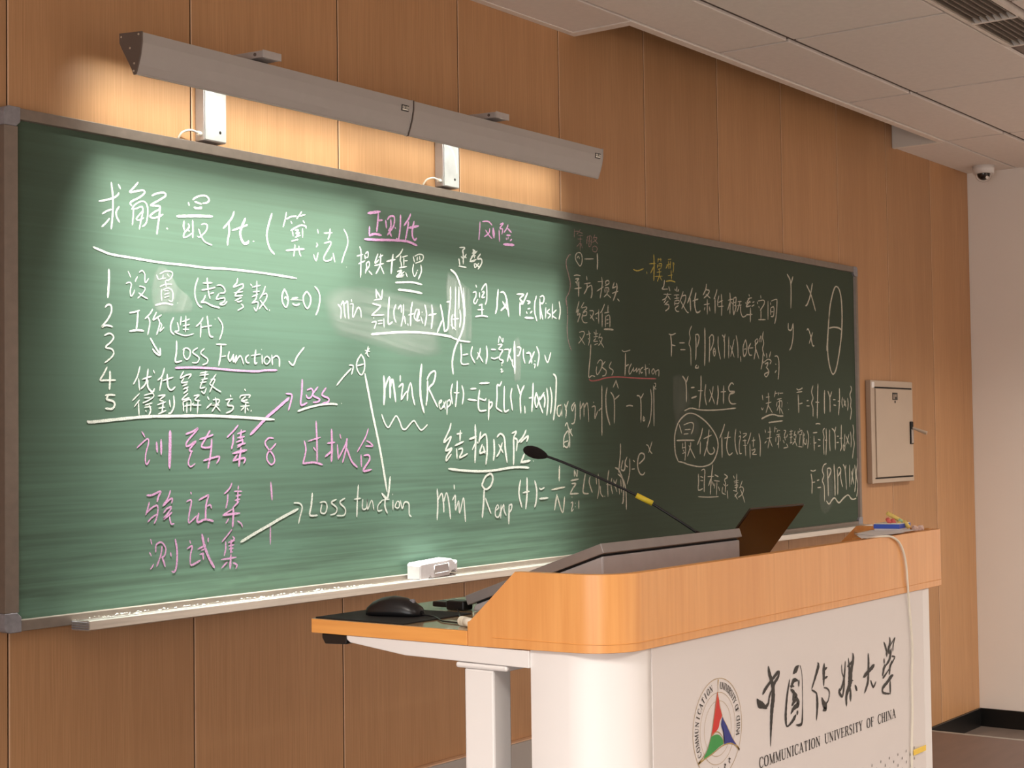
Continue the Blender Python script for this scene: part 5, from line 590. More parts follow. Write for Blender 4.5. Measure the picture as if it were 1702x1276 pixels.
# ================================================================ ERASER on the chalk tray
er = thing('board_eraser', 'white plastic board eraser with moulded grips lying on the chalk tray', 'eraser', (1.615, -0.066, 1.265))
P0 = [(-0.112, -0.027), (-0.106, -0.030), (-0.066, -0.031), (-0.056, -0.022), (-0.046, -0.030), (0.060, -0.030), (0.076, -0.016), (0.092, -0.014), (0.110, -0.027), (0.112, 0.020), (0.098, 0.010), (0.086, 0.018), (0.078, 0.027), (-0.108, 0.027), (-0.112, 0.022)]
bm = bmesh.new()
def erz(u, v, y):                       # u along, v up, before tilt
    a = math.radians(4.5); return Vector((1.602 + u * 0.86 * math.cos(a) - v * math.sin(a) * 0.2, y, 1.2925 + v + u * math.sin(a) * 0.55))
F_ = [bm.verts.new(erz(u, v * 0.92, -0.098)) for u, v in P0]; G_ = [bm.verts.new(erz(u * 0.985, v, -0.040)) for u, v in P0]
bm.faces.new(F_); bm.faces.new(G_[::-1])
for i in range(len(P0)): bm.faces.new((F_[i], G_[i], G_[(i + 1) % len(P0)], F_[(i + 1) % len(P0)]))
bmesh.ops.recalc_face_normals(bm, faces=bm.faces); bmesh.ops.bevel(bm, geom=list(bm.edges), offset=0.003, segments=2, affect='EDGES')
link('eraser_body', bm, M['eraser'], er)
bm = bmesh.new()
for a_, b_ in (((-0.03, 0.012), (0.055, 0.012)), ((0.055, 0.012), (0.055, -0.014)), ((0.055, -0.014), (-0.03, -0.014)), ((-0.03, -0.014), (-0.03, 0.012))):
    p, q = erz(*a_, -0.0985), erz(*b_, -0.0985); join(bm, cyl(p, q, 0.0016, n=6))
link_each('grip_ridge', bm, M['eraser'], er)
bm = bmesh.new(); join(bm, cyl(erz(-0.020, 0.016, -0.0975), erz(0.045, 0.016, -0.0975), 0.0014, n=6)); link('grip_groove', bm, M['felt'], er)
bm = bmesh.new()
for j in range(11): b2 = box(-0.006, 0.006, -0.096, -0.044, -0.034, -0.026); [setattr(v, 'co', erz(-0.05 + j * 0.0145 + v.co.x, v.co.z, v.co.y)) for v in b2.verts]; join(bm, b2)
link_each('felt_rib', bm, M['felt'], er)

# ================================================================ WALL CABINET
ca = thing('wall_cabinet', 'beige metal cabinet on the wooden wall right of the chalkboard', 'cabinet', (5.45, 0, 1.46))
link('cabinet_body', box(5.178, 5.722, -0.030, -0.0006, 1.458, 1.987, 0.003, 2), M['cabinet'], ca)
dr = link('door', box(5.226, 5.702, -0.037, -0.0305, 1.488, 1.945, 0.002, 1), M['cabinet'], ca)
link_each('door_gap', box(5.214, 5.706, -0.0312, -0.030, 1.946, 1.954, bm=box(5.214, 5.706, -0.0312, -0.030, 1.480, 1.487)), M['dark'], ca)
bm = box(5.436, 5.500, -0.0385, -0.037, 1.888, 1.926); box(5.462, 5.474, -0.0385, -0.037, 1.872, 1.884, bm=bm)
sg = link_each('warning_mark', bm, M['ink'], dr)
bm = bmesh.new()
for a_ in (5.446, 5.457, 5.470, 5.482): box(a_, a_ + 0.005, -0.0392, -0.0385, 1.892 + (0.012 if a_ > 5.46 else 0), 1.918, bm=bm)
link_each('print_mark', bm, M['cabinet'], sg)
bm = box(5.655, 5.690, -0.045, -0.037, 1.655, 1.775, 0.002, 1)
h = link('latch', bm, M['mblack'], dr)
link('latch_lever', tube([(5.676, -0.044, 1.742), (5.69, -0.075, 1.728), (5.70, -0.115, 1.712)], lambda t: 0.006 + 0.004 * t, 8), M['cabinet'], h)
link('lock_plate', box(5.660, 5.686, -0.047, -0.045, 1.660, 1.735, 0.001, 1), M['chrome'], h)
link('corner_tag', box(5.188, 5.222, -0.0315, -0.030, 1.948, 1.978, 0.001, 1), M['white'], ca)

# ================================================================ LECTERN
YF = -1.875; LX0 = -0.101; LX1 = 1.373; ZB = 1.335
le = thing('lectern', 'large lectern with orange beech top band and white printed front panel', 'lectern', (0.63, -1.5, 0.2))
# beech band: left side, rounded corner, front in one bent sheet
R_ = 0.085; path = [(LX0, -1.553), (LX0, -1.558), (LX0, -1.61), (LX0, -1.662), (LX0, YF + R_)]
for i in range(1, 13):
    a = PI + (PI / 2) * i / 12; path.append((LX0 + R_ + R_ * math.cos(a), YF + R_ + R_ * math.sin(a)))
path += [(0.3, YF), (0.8, YF), (LX1, YF)]
def band_top(x, y):
    if y > -1.6625: 
        return 1.332 + 0.043 if y >= -1.5535 else 1.376 + (1.470 - 1.376) * min(1, (-1.558 - y) / 0.104) if y < -1.558 else 1.3765
    return 1.4705 + 0.003 * max(0, (x - LX0) / (LX1 - LX0))
def band_bot(x, y): return 1.331 + 0.004 * min(1, max(0, (-1.55 - y) / 0.3))
T = 0.019; bm = bmesh.new(); rows = []
for i, (x, y) in enumerate(path):
    a = path[max(i - 1, 0)]; b = path[min(i + 1, len(path) - 1)]; d = Vector((b[0] - a[0], b[1] - a[1])).normalized(); n = Vector((-d.y, d.x))
    zt, zb = band_top(x, y), band_bot(x, y); q = Vector((x, y)) + n * T
    rows.append([bm.verts.new((x, y, zb)), bm.verts.new((x, y, zt)), bm.verts.new((q.x, q.y, zt)), bm.verts.new((q.x, q.y, zb))])
for A, B in zip(rows, rows[1:]):
    for j in range(4):
        fc = bm.faces.new((A[j], A[(j + 1) % 4], B[(j + 1) % 4], B[j]))
bm.faces.new(rows[0]); bm.faces.new(rows[-1][::-1]); bmesh.ops.recalc_face_normals(bm, faces=bm.faces)
bev = [e for e in bm.edges if len(e.link_faces) == 2 and e.calc_face_angle(0) > 1.2]
bmesh.ops.bevel(bm, geom=bev, offset=0.0010, segments=1, affect='EDGES', clamp_overlap=True)
bd = link('beech_band', bm, M['beech'], le, True)
md = bd.modifiers.new('wn', 'WEIGHTED_NORMAL'); md.keep_sharp = False
# raised crease where the desk board meets the band
bm = bmesh.new(); P_ = [(x, y) for x, y in path if y < -1.60]
for A, B in zip(P_, P_[1:]):
    join(bm, cyl((A[0] - 0.0002, A[1] - 0.0004, 1.3500), (B[0] - 0.0002, B[1] - 0.0004, 1.3500), 0.0006, n=6, caps=False))
link('crease_line', bm, M['beech_flat'], bd)
prof2 = [(-1.553, 1.331), (-1.553, 1.3765), (-1.558, 1.3765), (-1.662, 1.477), (YF + 0.02, 1.4745), (YF + 0.02, 1.335)]
link('side_panel', prism(prof2, LX1 - 0.019, LX1, 'X', 0.001), M['beech'], le)
link('desktop', prism([(LX0, -1.162), (LX0 + 0.005, -1.157), (LX1 - 0.005, -1.157), (LX1, -1.162), (LX1, -1.5525), (LX1 - 0.02, -1.5525), (LX1 - 0.02, YF + 0.02), (LX0 + 0.10, YF + 0.02), (LX0 + 0.055, YF + 0.037), (LX0 + 0.030, YF + 0.068), (LX0 + 0.02, -1.76), (LX0 + 0.02, -1.5525), (LX0, -1.5525)], 1.3315, 1.358, 'Z', 0.001), [M['beech_flat']], le)
link('desktop_sheet', box(LX0 + 0.003, LX1 - 0.003, -1.550, -1.160, 1.3582, 1.3590), M['desktop'], le)
cs = link('corner_shelf', prism([(1.00, YF + 0.0195), (LX1 - 0.0195, YF + 0.0195), (LX1 - 0.0195, -1.66), (1.30, -1.68)], 1.4580, 1.4680, 'Z', 0.001), M['beech'], le)
link('shelf_block', box(1.20, 1.345, -1.84, -1.72, 1.3600, 1.4575, 0.001, 1), M['beech'], le)
# white steel body
zt = 1.3345
bm = bmesh.new(); r2 = 0.10; X0b, Y1b = -0.094, -1.8685
pp = [(X0b, -1.690)] + [(X0b + r2 + r2 * math.cos(PI + PI / 2 * i / 12), Y1b + r2 + r2 * math.sin(PI + PI / 2 * i / 12)) for i in range(13)] + [(0.0225, Y1b)]
pi_ = [(0.0225, Y1b + 0.015)] + [(X0b + r2 + (r2 - 0.015) * math.cos(PI + PI / 2 * i / 12), Y1b + r2 + (r2 - 0.015) * math.sin(PI + PI / 2 * i / 12)) for i in range(12, -1, -1)] + [(X0b + 0.015, -1.690)]
o = link('corner_post', prism(pp + pi_, 0.2, zt, 'Z'), M['white'], le)
for p in o.data.polygons: p.use_smooth = abs(p.normal.z) < 0.5
mm = o.modifiers.new('b', 'WEIGHTED_NORMAL')
link('corner_post', box(1.2635, 1.309, -1.8685, -1.69, 0.2, zt, 0.004, 3), M['white'], le)
fp = link('front_panel', box(0.0235, 1.2625, -1.8695, -1.855, 0.2, zt, 0.001, 1), M['front'], le)
link('inner_panel', box(0.05, 1.24, -1.70, -1.685, 0.26, 1.30), M['white'], le)
# support beam, leg columns
beam = [(-1.2525, 1.3312), (-1.2535, 1.3235), (-1.262, 1.318), (-1.401, 1.303), (-1.690, 1.300), (-1.690, 1.3312)]
for x in (-0.099, 1.25):
    link('support_beam', prism(beam, x, x + 0.055, 'X', 0.0015), M['white'], le)
    lg = link('leg', box(x + 0.004, x + 0.058, -1.607, -1.540, 0.225, 1.290, 0.004, 2), M['white'], le)
    link('mounting_plate', box(x + 0.001, x + 0.062, -1.640, -1.522, 1.2895, 1.3002, 0.004, 2), M['white'], lg)
    link('foot', box(x - 0.004, x + 0.066, -1.70, -1.18, 0.2, 0.226, 0.006, 2), M['white'], lg)
link('control_box', prism([(-1.186, 1.3310), (-1.186, 1.3225), (-1.194, 1.311), (-1.250, 1.3135), (-1.252, 1.3310)], -0.097, -0.02, 'X', 0.0015), M['black'], le)

# ---- print on the front panel
YP = -1.8701
for tl in BRUSH.split('|'):
    bm = bmesh.new()
    for j, st in enumerate(strokes(tl)): ribbon(bm, st, YP - 0.0003 - 0.00002 * (j % 9), 6, 0.15)
    link('brush_character', bm, M['ink'], fp)
# serif capitals: strokes on a 10-high grid, t = thick stem, h = hairline, w = letter width
SER = {
 'C': (8.2, [[(7.6, 7.6, .6), (6.6, 9.4, .7), (4.6, 10, .8), (1.9, 8.6, 1.4), (1, 5, 1.7), (1.9, 1.4, 1.4), (4.6, 0, .8), (6.8, .8, .7), (7.9, 2.6, .5)], [(7.6, 9.8, .5), (7.7, 7.2, .5)]]),
 'O': (9, [[(4.5, 10, .7), (1.8, 8.6, 1.5), (1, 5, 1.8), (1.8, 1.4, 1.5), (4.5, 0, .7), (7.2, 1.4, 1.5), (8, 5, 1.8), (7.2, 8.6, 1.5), (4.5, 10, .7)]]),
 'M': (10.6, [[(1.6, 9.8, .6), (1.6, .2, .6)], [(1.6, 9.8, 1.5), (5.2, .6, 1.4)], [(5.2, .6, .7), (8.8, 9.8, .7)], [(8.9, 9.8, 1.7), (8.9, .2, 1.7)], [(.3, 9.8, .5), (2, 9.8, .5)], [(8.4, 9.8, .5), (10.2, 9.8, .5)], [(.4, .2, .5), (2.9, .2, .5)], [(7.4, .2, .5), (10.3, .2, .5)]]),
 'U': (9, [[(1.8, 9.8, 1.7), (1.8, 3.2, 1.7), (2.6, .8, 1.2), (4.8, .0, .8), (6.8, .9, .7), (7.4, 3.2, .7), (7.4, 9.8, .7)], [(.3, 9.8, .5), (3.4, 9.8, .5)], [(6.2, 9.8, .5), (8.7, 9.8, .5)]]),
 'N': (9.4, [[(1.7, 9.8, .7), (1.7, .2, .7)], [(1.5, 9.8, 1.6), (7.7, .3, 1.6)], [(7.7, 9.8, .7), (7.7, .2, .7)], [(.2, 9.8, .5), (2.2, 9.8, .5)], [(.4, .2, .5), (3, .2, .5)], [(6.4, 9.8, .5), (9, 9.8, .5)]]),
 'I': (4.4, [[(2.2, 9.8, 1.8), (2.2, .2, 1.8)], [(.6, 9.8, .5), (3.8, 9.8, .5)], [(.6, .2, .5), (3.8, .2, .5)]]),
 'A': (9, [[(4.4, 10, .8), (1.2, .2, .7)], [(4.4, 10, 1.6), (7.7, .2, 1.8)], [(2.4, 3.6, .6), (6.4, 3.6, .6)], [(.1, .2, .5), (2.6, .2, .5)], [(6.2, .2, .5), (9.1, .2, .5)]]),
 'T': (8, [[(4, 9.8, 1.8), (4, .2, 1.8)], [(.4, 9.7, .7), (7.6, 9.7, .7)], [(.5, 9.8, .5), (.4, 7.4, .5)], [(7.5, 9.8, .5), (7.6, 7.4, .5)], [(2.4, .2, .5), (5.6, .2, .5)]]),
 'V': (8.8, [[(1.3, 9.8, 1.8), (4.6, 0, 1.2)], [(7.5, 9.8, .7), (4.6, 0, .7)], [(.1, 9.8, .5), (3, 9.8, .5)], [(6.2, 9.8, .5), (8.7, 9.8, .5)]]),
 'E': (7.8, [[(1.9, 9.8, 1.8), (1.9, .2, 1.8)], [(.4, 9.7, .6), (7, 9.7, .6)], [(.4, .3, .6), (7.3, .3, .6)], [(2, 5.2, .6), (5.3, 5.2, .6)], [(7, 9.8, .5), (7, 7.6, .5)], [(7.3, .2, .5), (7.4, 2.6, .5)], [(5.3, 6.3, .5), (5.3, 4.1, .5)]]),
 'R': (8.8, [[(1.9, 9.8, 1.8), (1.9, .2, 1.8)], [(.4, 9.7, .6), (4.2, 9.8, .8), (6.4, 8.9, 1.4), (6.6, 6.6, 1.6), (4.6, 5.1, .8), (2, 5, .6)], [(4.4, 5.1, 1.2), (7.7, .3, 1.7)], [(.4, .2, .5), (3.4, .2, .5)], [(7, .2, .5), (8.9, .2, .5)]]),
 'S': (6.8, [[(5.7, 7.8, .5), (5, 9.5, .7), (3.2, 10, .8), (1.4, 8.9, 1.3), (1.5, 6.9, 1.4), (3.4, 5.4, 1.6), (5.4, 4, 1.6), (5.8, 1.9, 1.3), (4.4, .2, .8), (2.4, 0, .7), (1.1, 1, .6), (.8, 2.8, .5)], [(5.7, 9.8, .5), (5.8, 7.4, .5)], [(.8, 3, .5), (.8, .2, .5)]]),
 'Y': (8.6, [[(1.3, 9.8, 1.7), (4.3, 4.8, 1.6)], [(7.3, 9.8, .7), (4.3, 4.8, .7)], [(4.3, 4.8, 1.8), (4.3, .2, 1.8)], [(.1, 9.8, .5), (2.9, 9.8, .5)], [(6, 9.8, .5), (8.5, 9.8, .5)], [(2.8, .2, .5), (5.8, .2, .5)]]),
 'F': (7.4, [[(1.9, 9.8, 1.8), (1.9, .2, 1.8)], [(.4, 9.7, .6), (6.8, 9.7, .6)], [(2, 5.2, .6), (5.1, 5.2, .6)], [(6.8, 9.8, .5), (6.9, 7.4, .5)], [(5.1, 6.3, .5), (5.1, 4.1, .5)], [(.4, .2, .5), (3.5, .2, .5)]]),
 'H': (9.4, [[(1.9, 9.8, 1.8), (1.9, .2, 1.8)], [(7.5, 9.8, 1.8), (7.5, .2, 1.8)], [(2, 5.1, .6), (7.4, 5.1, .6)], [(.4, 9.8, .5), (3.4, 9.8, .5)], [(.4, .2, .5), (3.4, .2, .5)], [(6, 9.8, .5), (9, 9.8, .5)], [(6, .2, .5), (9, .2, .5)]])}
def letter(bm, ch, org, ux, uz, s, sw, y, bold=1.0):
    for st in SER[ch][1]:
        pts = []
        for a, b, w_ in st:
            q = org + ux * (a * s * sw) + uz * (b * s); pts.append((q.x, q.y, max(w_ * bold, 0.55) * s))
        ribbon(bm, pts, y, 4, 0.9)
def line(txt, x0, x1, z, h, y):
    tot = sum((SER[c][0] + 1.1) if c != ' ' else 8.5 for c in txt); s = h / 10; sw = (x1 - x0) / (tot * s); x = x0
    for i, c in enumerate(txt):
        if c == ' ': x += 8.5 * s * sw; continue
        bm = bmesh.new(); letter(bm, c, Vector((x, z)), Vector((1, 0)), Vector((0, 1)), s, sw, y); x += (SER[c][0] + 1.1) * s * sw
        link('letter', bm, M['ink'], fp)
line('COMMUNICATION UNIVERSITY OF CHINA', 0.417, 1.090, 1.0545, 0.0205, YP - 0.0003)
bm = bmesh.new()
for j in range(0, 40):
    z = 0.9685 - j * 0.01245; off = 0.0 if j % 2 == 0 else 0.0242
    xs_ = 0.615 + 0.0 * j
    for i in range(14):
        x = 0.6595 + off + i * 0.0484
        if x > 1.21 or (j > 12 and x < 0.7 + (j - 12) * 0.02): continue
        if x > 1.2 and j > 4: continue
        ribbon(bm, [(x - 0.0006, z - 0.0030, 0.0028), (x + 0.0006, z + 0.0030, 0.0028)], YP - 0.0003)
o = link('halftone_dots', bm, M['ink'], fp); o['kind'] = 'stuff'
# round emblem
EC = Vector((0.2555, 1.1575)); em = link('emblem', bmesh.new(), M['gold'], fp); em['label'] = 'round emblem with red, blue and green blades inside lettered rings'
def ring(bm, r, w_, y, n=72):
    A = [bm.verts.new((EC.x + (r + w_ / 2) * math.cos(2 * PI * i / n), y, EC.y + (r + w_ / 2) * math.sin(2 * PI * i / n))) for i in range(n)]
    B = [bm.verts.new((EC.x + (r - w_ / 2) * math.cos(2 * PI * i / n), y, EC.y + (r - w_ / 2) * math.sin(2 * PI * i / n))) for i in range(n)]
    for i in range(n): bm.faces.new((A[i], A[(i + 1) % n], B[(i + 1) % n], B[i]))
bm = bmesh.new(); ring(bm, 0.0933, 0.0011, YP - 0.0002); ring(bm, 0.0670, 0.0007, YP - 0.0002); ring(bm, 0.0516, 0.0007, YP - 0.0002)
for pts in ([(0.260, 1.248, .0035), (0.258, 1.236, .0012), (0.257, 1.224, .0012), (0.240, 1.177, .0012), (0.229, 1.146, .0010), (0.205, 1.118, .0012), (0.182, 1.105, .0045)],
            [(0.180, 1.104, .0045), (0.205, 1.109, .0022), (0.231, 1.1135, .0022), (0.261, 1.1205, .0020), (0.279, 1.1230, .0022), (0.301, 1.1225, .0022), (0.322, 1.1150, .0020), (0.337, 1.105, .0045)],
            [(0.260, 1.215, .0010), (0.272, 1.180, .0010), (0.293, 1.154, .0010), (0.311, 1.131, .0010), (0.325, 1.117, .0012), (0.337, 1.105, .0040)],
            [(0.229, 1.147, .0012), (0.246, 1.152, .0018), (0.260, 1.149, .0018), (0.272, 1.139, .0014), (0.276, 1.126, .0014)]):
    ribbon(bm, pts, YP - 0.00035, 6, 0.9)
bm.to_mesh(em.data); bm.free()
def blade(name, pts, m):
    P = smooth_pts([Vector((a, b, 0)) for a, b in pts] + [Vector((*pts[0], 0))], 3)[:-1]
    return link(name, flat_poly([(p.x, p.y) for p in P], YP - 0.00028), m, em)
# children of the emblem would be a fourth level: they are siblings on the front panel
em.parent = le; em.matrix_parent_inverse = Matrix.Translation(-Vector(le.location))
blade('red_blade', [(0.256, 1.226), (0.251, 1.213), (0.242, 1.185), (0.236, 1.164), (0.230, 1.147), (0.244, 1.151), (0.258, 1.159), (0.263, 1.170), (0.272, 1.180), (0.264, 1.196), (0.260, 1.214)], M['red'])
blade('green_blade', [(0.229, 1.146), (0.244, 1.1475), (0.259, 1.145), (0.271, 1.136), (0.276, 1.126), (0.261, 1.123), (0.231, 1.115), (0.200, 1.110), (0.217, 1.126)], M['green'])
blade('blue_blade', [(0.274, 1.177), (0.268, 1.163), (0.274, 1.150), (0.280, 1.135), (0.279, 1.124), (0.298, 1.124), (0.310, 1.122), (0.325, 1.116), (0.310, 1.131), (0.293, 1.153)], M['bluep'])
bm = bmesh.new()
def arc_text(txt, a0, a1, r, h):
    n = len(txt) - 1
    for i, c in enumerate(txt):
        if c == ' ': continue
        a = math.radians(a0 + (a1 - a0) * i / n); up = Vector((math.cos(a), math.sin(a))); rt = Vector((up.y, -up.x)); s = h / 10
        sw = 0.85; bm = bmesh.new(); letter(bm, c, EC + up * (r - h / 2) - rt * (SER[c][0] * s * sw / 2), rt, up, s, sw, YP - 0.0003, 0.9); link('letter', bm, M['ink'], em)
arc_text('COMMUNICATION', 209, 106.5, 0.0800, 0.0125); arc_text('UNIVERSITY OF CHINA', 79, -15, 0.0800, 0.0125)
for a_ in (-58, -72, -90, -108):
    a = math.radians(a_); q = EC + Vector((math.cos(a), math.sin(a))) * 0.079
    bm = bmesh.new(); ribbon(bm, [(q.x - .004, q.y + .004, .0012), (q.x + .004, q.y + .003, .0018), (q.x - .002, q.y - .001, .0012), (q.x + .003, q.y - .005, .0018)], YP - 0.0003)
    ribbon(bm, [(q.x, q.y + .007, .0016), (q.x, q.y - .006, .0014)], YP - 0.00032); link('seal_character', bm, M['ink'], em)

# ================================================================ THINGS ON THE LECTERN
# tilted screen console
co = thing('console_screen', 'grey tilted touch screen console sunk in the lectern top', 'monitor', (0.43, -1.5, 1.36))
X0, X1 = 0.150, 0.703; lo = Vector((-1.350, 1.3905)); hi = Vector((-1.682, 1.5060)); d = (hi - lo).normalized(); n = Vector((-d.y, d.x)); n = -n if n.y < 0 else n; th = 0.0195
def slab(a, b, t0, t1): return [tuple(a + n * t0), tuple(b + n * t0), tuple(b + n * t1), tuple(a + n * t1)]
link('screen_housing', prism(slab(lo, hi, -th, 0), X0, X1, 'X', 0.0012), M['console2'], co)
link('screen_glass', prism(slab(lo + d * 0.02, hi - d * 0.02, 0.0003, 0.0012), X0 + 0.015, X1 - 0.015, 'X'), M['screenblk'], co)
g = 0.004
pts = [tuple(lo + d * 0.016 - n * (th + g)), tuple(hi - d * 0.006 - n * (th + g)), (-1.684, 1.3602), (-1.366, 1.3602)]
bm = prism(pts, X0 + 0.003, X1 - 0.003, 'X', 0.004); link('console_body', bm, M['console'], co)
link('shadow_gap', prism(slab(lo + d * 0.02, hi - d * 0.012, -th - g - 0.001, -th + 0.0003), X0 + 0.006, X1 - 0.006, 'X'), M['mblack'], co)
# gooseneck microphone
mi = thing('gooseneck_microphone', 'black gooseneck microphone with foam head and yellow label', 'microphone', (0.7136, -1.617, 1.48))
head = Vector((0.4870, -1.2720, 1.6810)); nk = Vector((0.5095, -1.3012, 1.6688)); bs = Vector((0.692, -1.590, 1.4890)); mid = Vector((0.6337, -1.480, 1.5701))
neck = [tuple(nk), (0.535, -1.337, 1.6520), (0.585, -1.408, 1.6130), tuple(mid), (0.668, -1.545, 1.5240), tuple(bs)]
link('gooseneck', tube(neck, 0.0030, 10), M['black'], mi)
fdir = (nk - head).normalized(); a0 = head - fdir * 0.014; a1 = nk + fdir * 0.004
def lathe(a, b, prof, n_=24):
    dd = (b - a); L0 = dd.length; dd.normalize(); u = dd.cross(Vector((0, 0, 1))).normalized(); v = dd.cross(u); bm = bmesh.new(); prev = None
    for t, r in prof:
        ringv = [bm.verts.new(a + dd * (t * L0) + (u * math.cos(2 * PI * j / n_) + v * math.sin(2 * PI * j / n_)) * max(r, 0.0002)) for j in range(n_)]
        if prev:
            for j in range(n_):
                fc = bm.faces.new((prev[j], prev[(j + 1) % n_], ringv[(j + 1) % n_], ringv[j])); fc.smooth = True
        else: bm.faces.new(ringv)
        prev = ringv
    bm.faces.new(prev[::-1]); bmesh.ops.recalc_face_normals(bm, faces=bm.faces); return bm
link('foam_head', lathe(a0, a1, [(0, 0), (0.03, 0.005), (0.12, 0.0095), (0.3, 0.0128), (0.5, 0.0135), (0.68, 0.0120), (0.85, 0.0085), (0.95, 0.0055), (1, 0.003)]), M['foam'], mi)
l0 = Vector((0.6240, -1.4665, 1.5785)); l1 = Vector((0.6425, -1.4975, 1.5600))
ls = link('cable_label', cyl(l0, l1, 0.0062, n=14), M['yellow'], mi)
link('neck_socket', lathe(bs + Vector((0.006, -0.009, -0.008)), bs - Vector((0.006, -0.009, -0.008)), [(0, 0.007), (0.6, 0.006), (1, 0.0035)]), M['black'], mi)
# open laptop behind the band
la = thing('laptop', 'open laptop with dark glossy lid standing right of the console', 'laptop', (0.87, -1.45, 1.3596))
hz = Vector((-1.555, 1.3735)); tp = Vector((-1.6945, 1.5455)); dl = (tp - hz).normalized(); nl = Vector((dl.y, -dl.x)); nl = nl if nl.x > 0 else -nl
link('lid', prism([tuple(hz), tuple(tp), tuple(tp + nl * 0.006), tuple(hz + nl * 0.006)], 0.735, 1.000, 'X', 0.0022), M['lid'], la)
link('display', prism([tuple(hz + dl * 0.012 + nl * 0.0062), tuple(tp - dl * 0.008 + nl * 0.0062), tuple(tp - dl * 0.008 + nl * 0.0068), tuple(hz + dl * 0.012 + nl * 0.0068)], 0.743, 0.992, 'X'), M['screenblk'], la)
link('keyboard_base', box(0.735, 1.0, -1.552, -1.34, 1.3597, 1.3735, 0.002, 2), M['black'], la)
# mouse, mat, gadget, plug
link_ = tag(link('mouse_mat', box(-0.094, 0.115, -1.395, -1.165, 1.3592, 1.3617, 0.001, 1), M['mblack']), 'black mouse mat on the left edge of the lectern desk', 'mouse mat')
mo = thing('computer_mouse', 'black wired mouse resting on the black mat', 'mouse', (0.005, -1.288, 1.3618))
bm = bmesh.new(); prev = None; N = 20; prof_ = [(-0.060, 0.004, 0.006), (-0.057, 0.018, 0.016), (-0.045, 0.026, 0.026), (-0.025, 0.030, 0.034), (0.0, 0.030, 0.0375), (0.025, 0.029, 0.034), (0.042, 0.027, 0.026), (0.054, 0.022, 0.018), (0.059, 0.010, 0.010)]
for t, hw, hh in prof_:
    a = math.radians(-77); rg = []
    for j in range(N):
        an = PI * j / (N - 1); cx_ = hw * math.cos(an) * (1.0 if math.sin(an) > 0.2 else 0.97); cz_ = hh * max(0.0, math.sin(an)) ** 0.75 + 0.001
        rg.append(bm.verts.new((0.006 + t * -math.cos(a) * 1.0 * -1 + cx_ * math.sin(-a) , -1.287 + t * math.sin(a) + cx_ * math.cos(a), 1.3620 + cz_)))
    if prev:
        for j in range(N - 1):
            fc = bm.faces.new((prev[j], prev[j + 1], rg[j + 1], rg[j])); fc.smooth = True
        bm.faces.new((prev[0], rg[0], rg[-1], prev[-1]))
    else: bm.faces.new(rg)
    prev = rg
bm.faces.new(prev[::-1]); bmesh.ops.recalc_face_normals(bm, faces=bm.faces)
link('mouse_body', bm, M['black'], mo)
link('scroll_wheel', cyl((0.010, -1.325, 1.3895), (0.018, -1.3255, 1.3895), 0.0055, n=14), M['corner'], mo)
link('mouse_cable', tube([(0.019, -1.345, 1.366), (0.022, -1.372, 1.3625), (0.004, -1.40, 1.3612), (-0.02, -1.43, 1.3612), (-0.03, -1.48, 1.3612), (-0.045, -1.535, 1.3615), (-0.05, -1.60, 1.3615)], 0.0016, 8), M['black'], mo)
tag(link('black_cable', tube([(0.15, -1.33, 1.3612), (0.10, -1.375, 1.3612), (0.05, -1.42, 1.3612), (0.01, -1.50, 1.3612), (0.0, -1.58, 1.3612), (0.01, -1.66, 1.3612)], 0.0016, 8), M['black']), 'thin black cable trailing over the desk beside the white plug', 'cable')
ga = thing('card_reader', 'small black box-shaped gadget at the foot of the console', 'reader', (0.17, -1.30, 1.3596))
link('reader_body', box(0.150, 0.182, -1.346, -1.300, 1.3596, 1.3790, 0.003, 2), M['black'], ga)
link('reader_step', box(0.152, 0.180, -1.300, -1.262, 1.3640, 1.3755, 0.003, 2), M['black'], ga)
pl = thing('white_plug', 'white cable plug lying at the lectern side panel', 'plug', (-0.06, -1.535, 1.36))
link('plug_body', cyl((-0.052, -1.505, 1.3685), (-0.074, -1.552, 1.3685), 0.0088, n=18), M['cable'], pl)
bm = bmesh.new()
for j in range(4): join(bm, cyl((-0.0495 - j * 0.002, -1.4995 - j * 0.0043, 1.3685), (-0.0505 - j * 0.002, -1.5015 - j * 0.0043, 1.3685), 0.0093, n=16))
link_each('plug_rib', bm, M['cable'], pl)
# right end: papers, chalk box, chalk sticks, hanging white cable
SZ = 1.4682
def sheet(name, P, z, lab, m=M['paper'], rise=0.0):
    bm = bmesh.new(); A = [bm.verts.new((x, y, z + r_ + 0.0004)) for x, y, r_ in P]; B = [bm.verts.new((x, y, z + r_)) for x, y, r_ in P]; nn = len(P)
    bm.faces.new(A); bm.faces.new(B[::-1])
    for i in range(nn): bm.faces.new((B[i], B[(i + 1) % nn], A[(i + 1) % nn], A[i]))
    bmesh.ops.recalc_face_normals(bm, faces=bm.faces); return tag(link(name, bm, m), lab, 'paper')
sheet('paper_sheet', [(0.915, -1.872, .0078), (1.16, -1.872, .0078), (1.18, -1.765, 0.0045), (1.07, -1.790, 0.0045)], SZ, 'loose white paper sheet at the tip of the corner shelf')
sheet('paper_sheet', [(1.00, -1.868, .0088), (1.26, -1.868, .0088), (1.275, -1.745, 0.0052), (1.10, -1.772, 0.0052)], SZ, 'white paper sheet under the blue chalk box')
bx = thing('chalk_box', 'small blue chalk box lying near the right end of the lectern', 'box', (1.23, -1.78, SZ))
def quadprism(P, z0, z1, bev=0.0008): return prism(P, z0, z1, 'Z', bev)
Q = [(1.232, -1.762), (1.246, -1.822), (1.336, -1.814), (1.322, -1.757)]
z0 = SZ + 0.0105
link('box_tray', quadprism(Q, z0, z0 + 0.0105), M['blue'], bx)
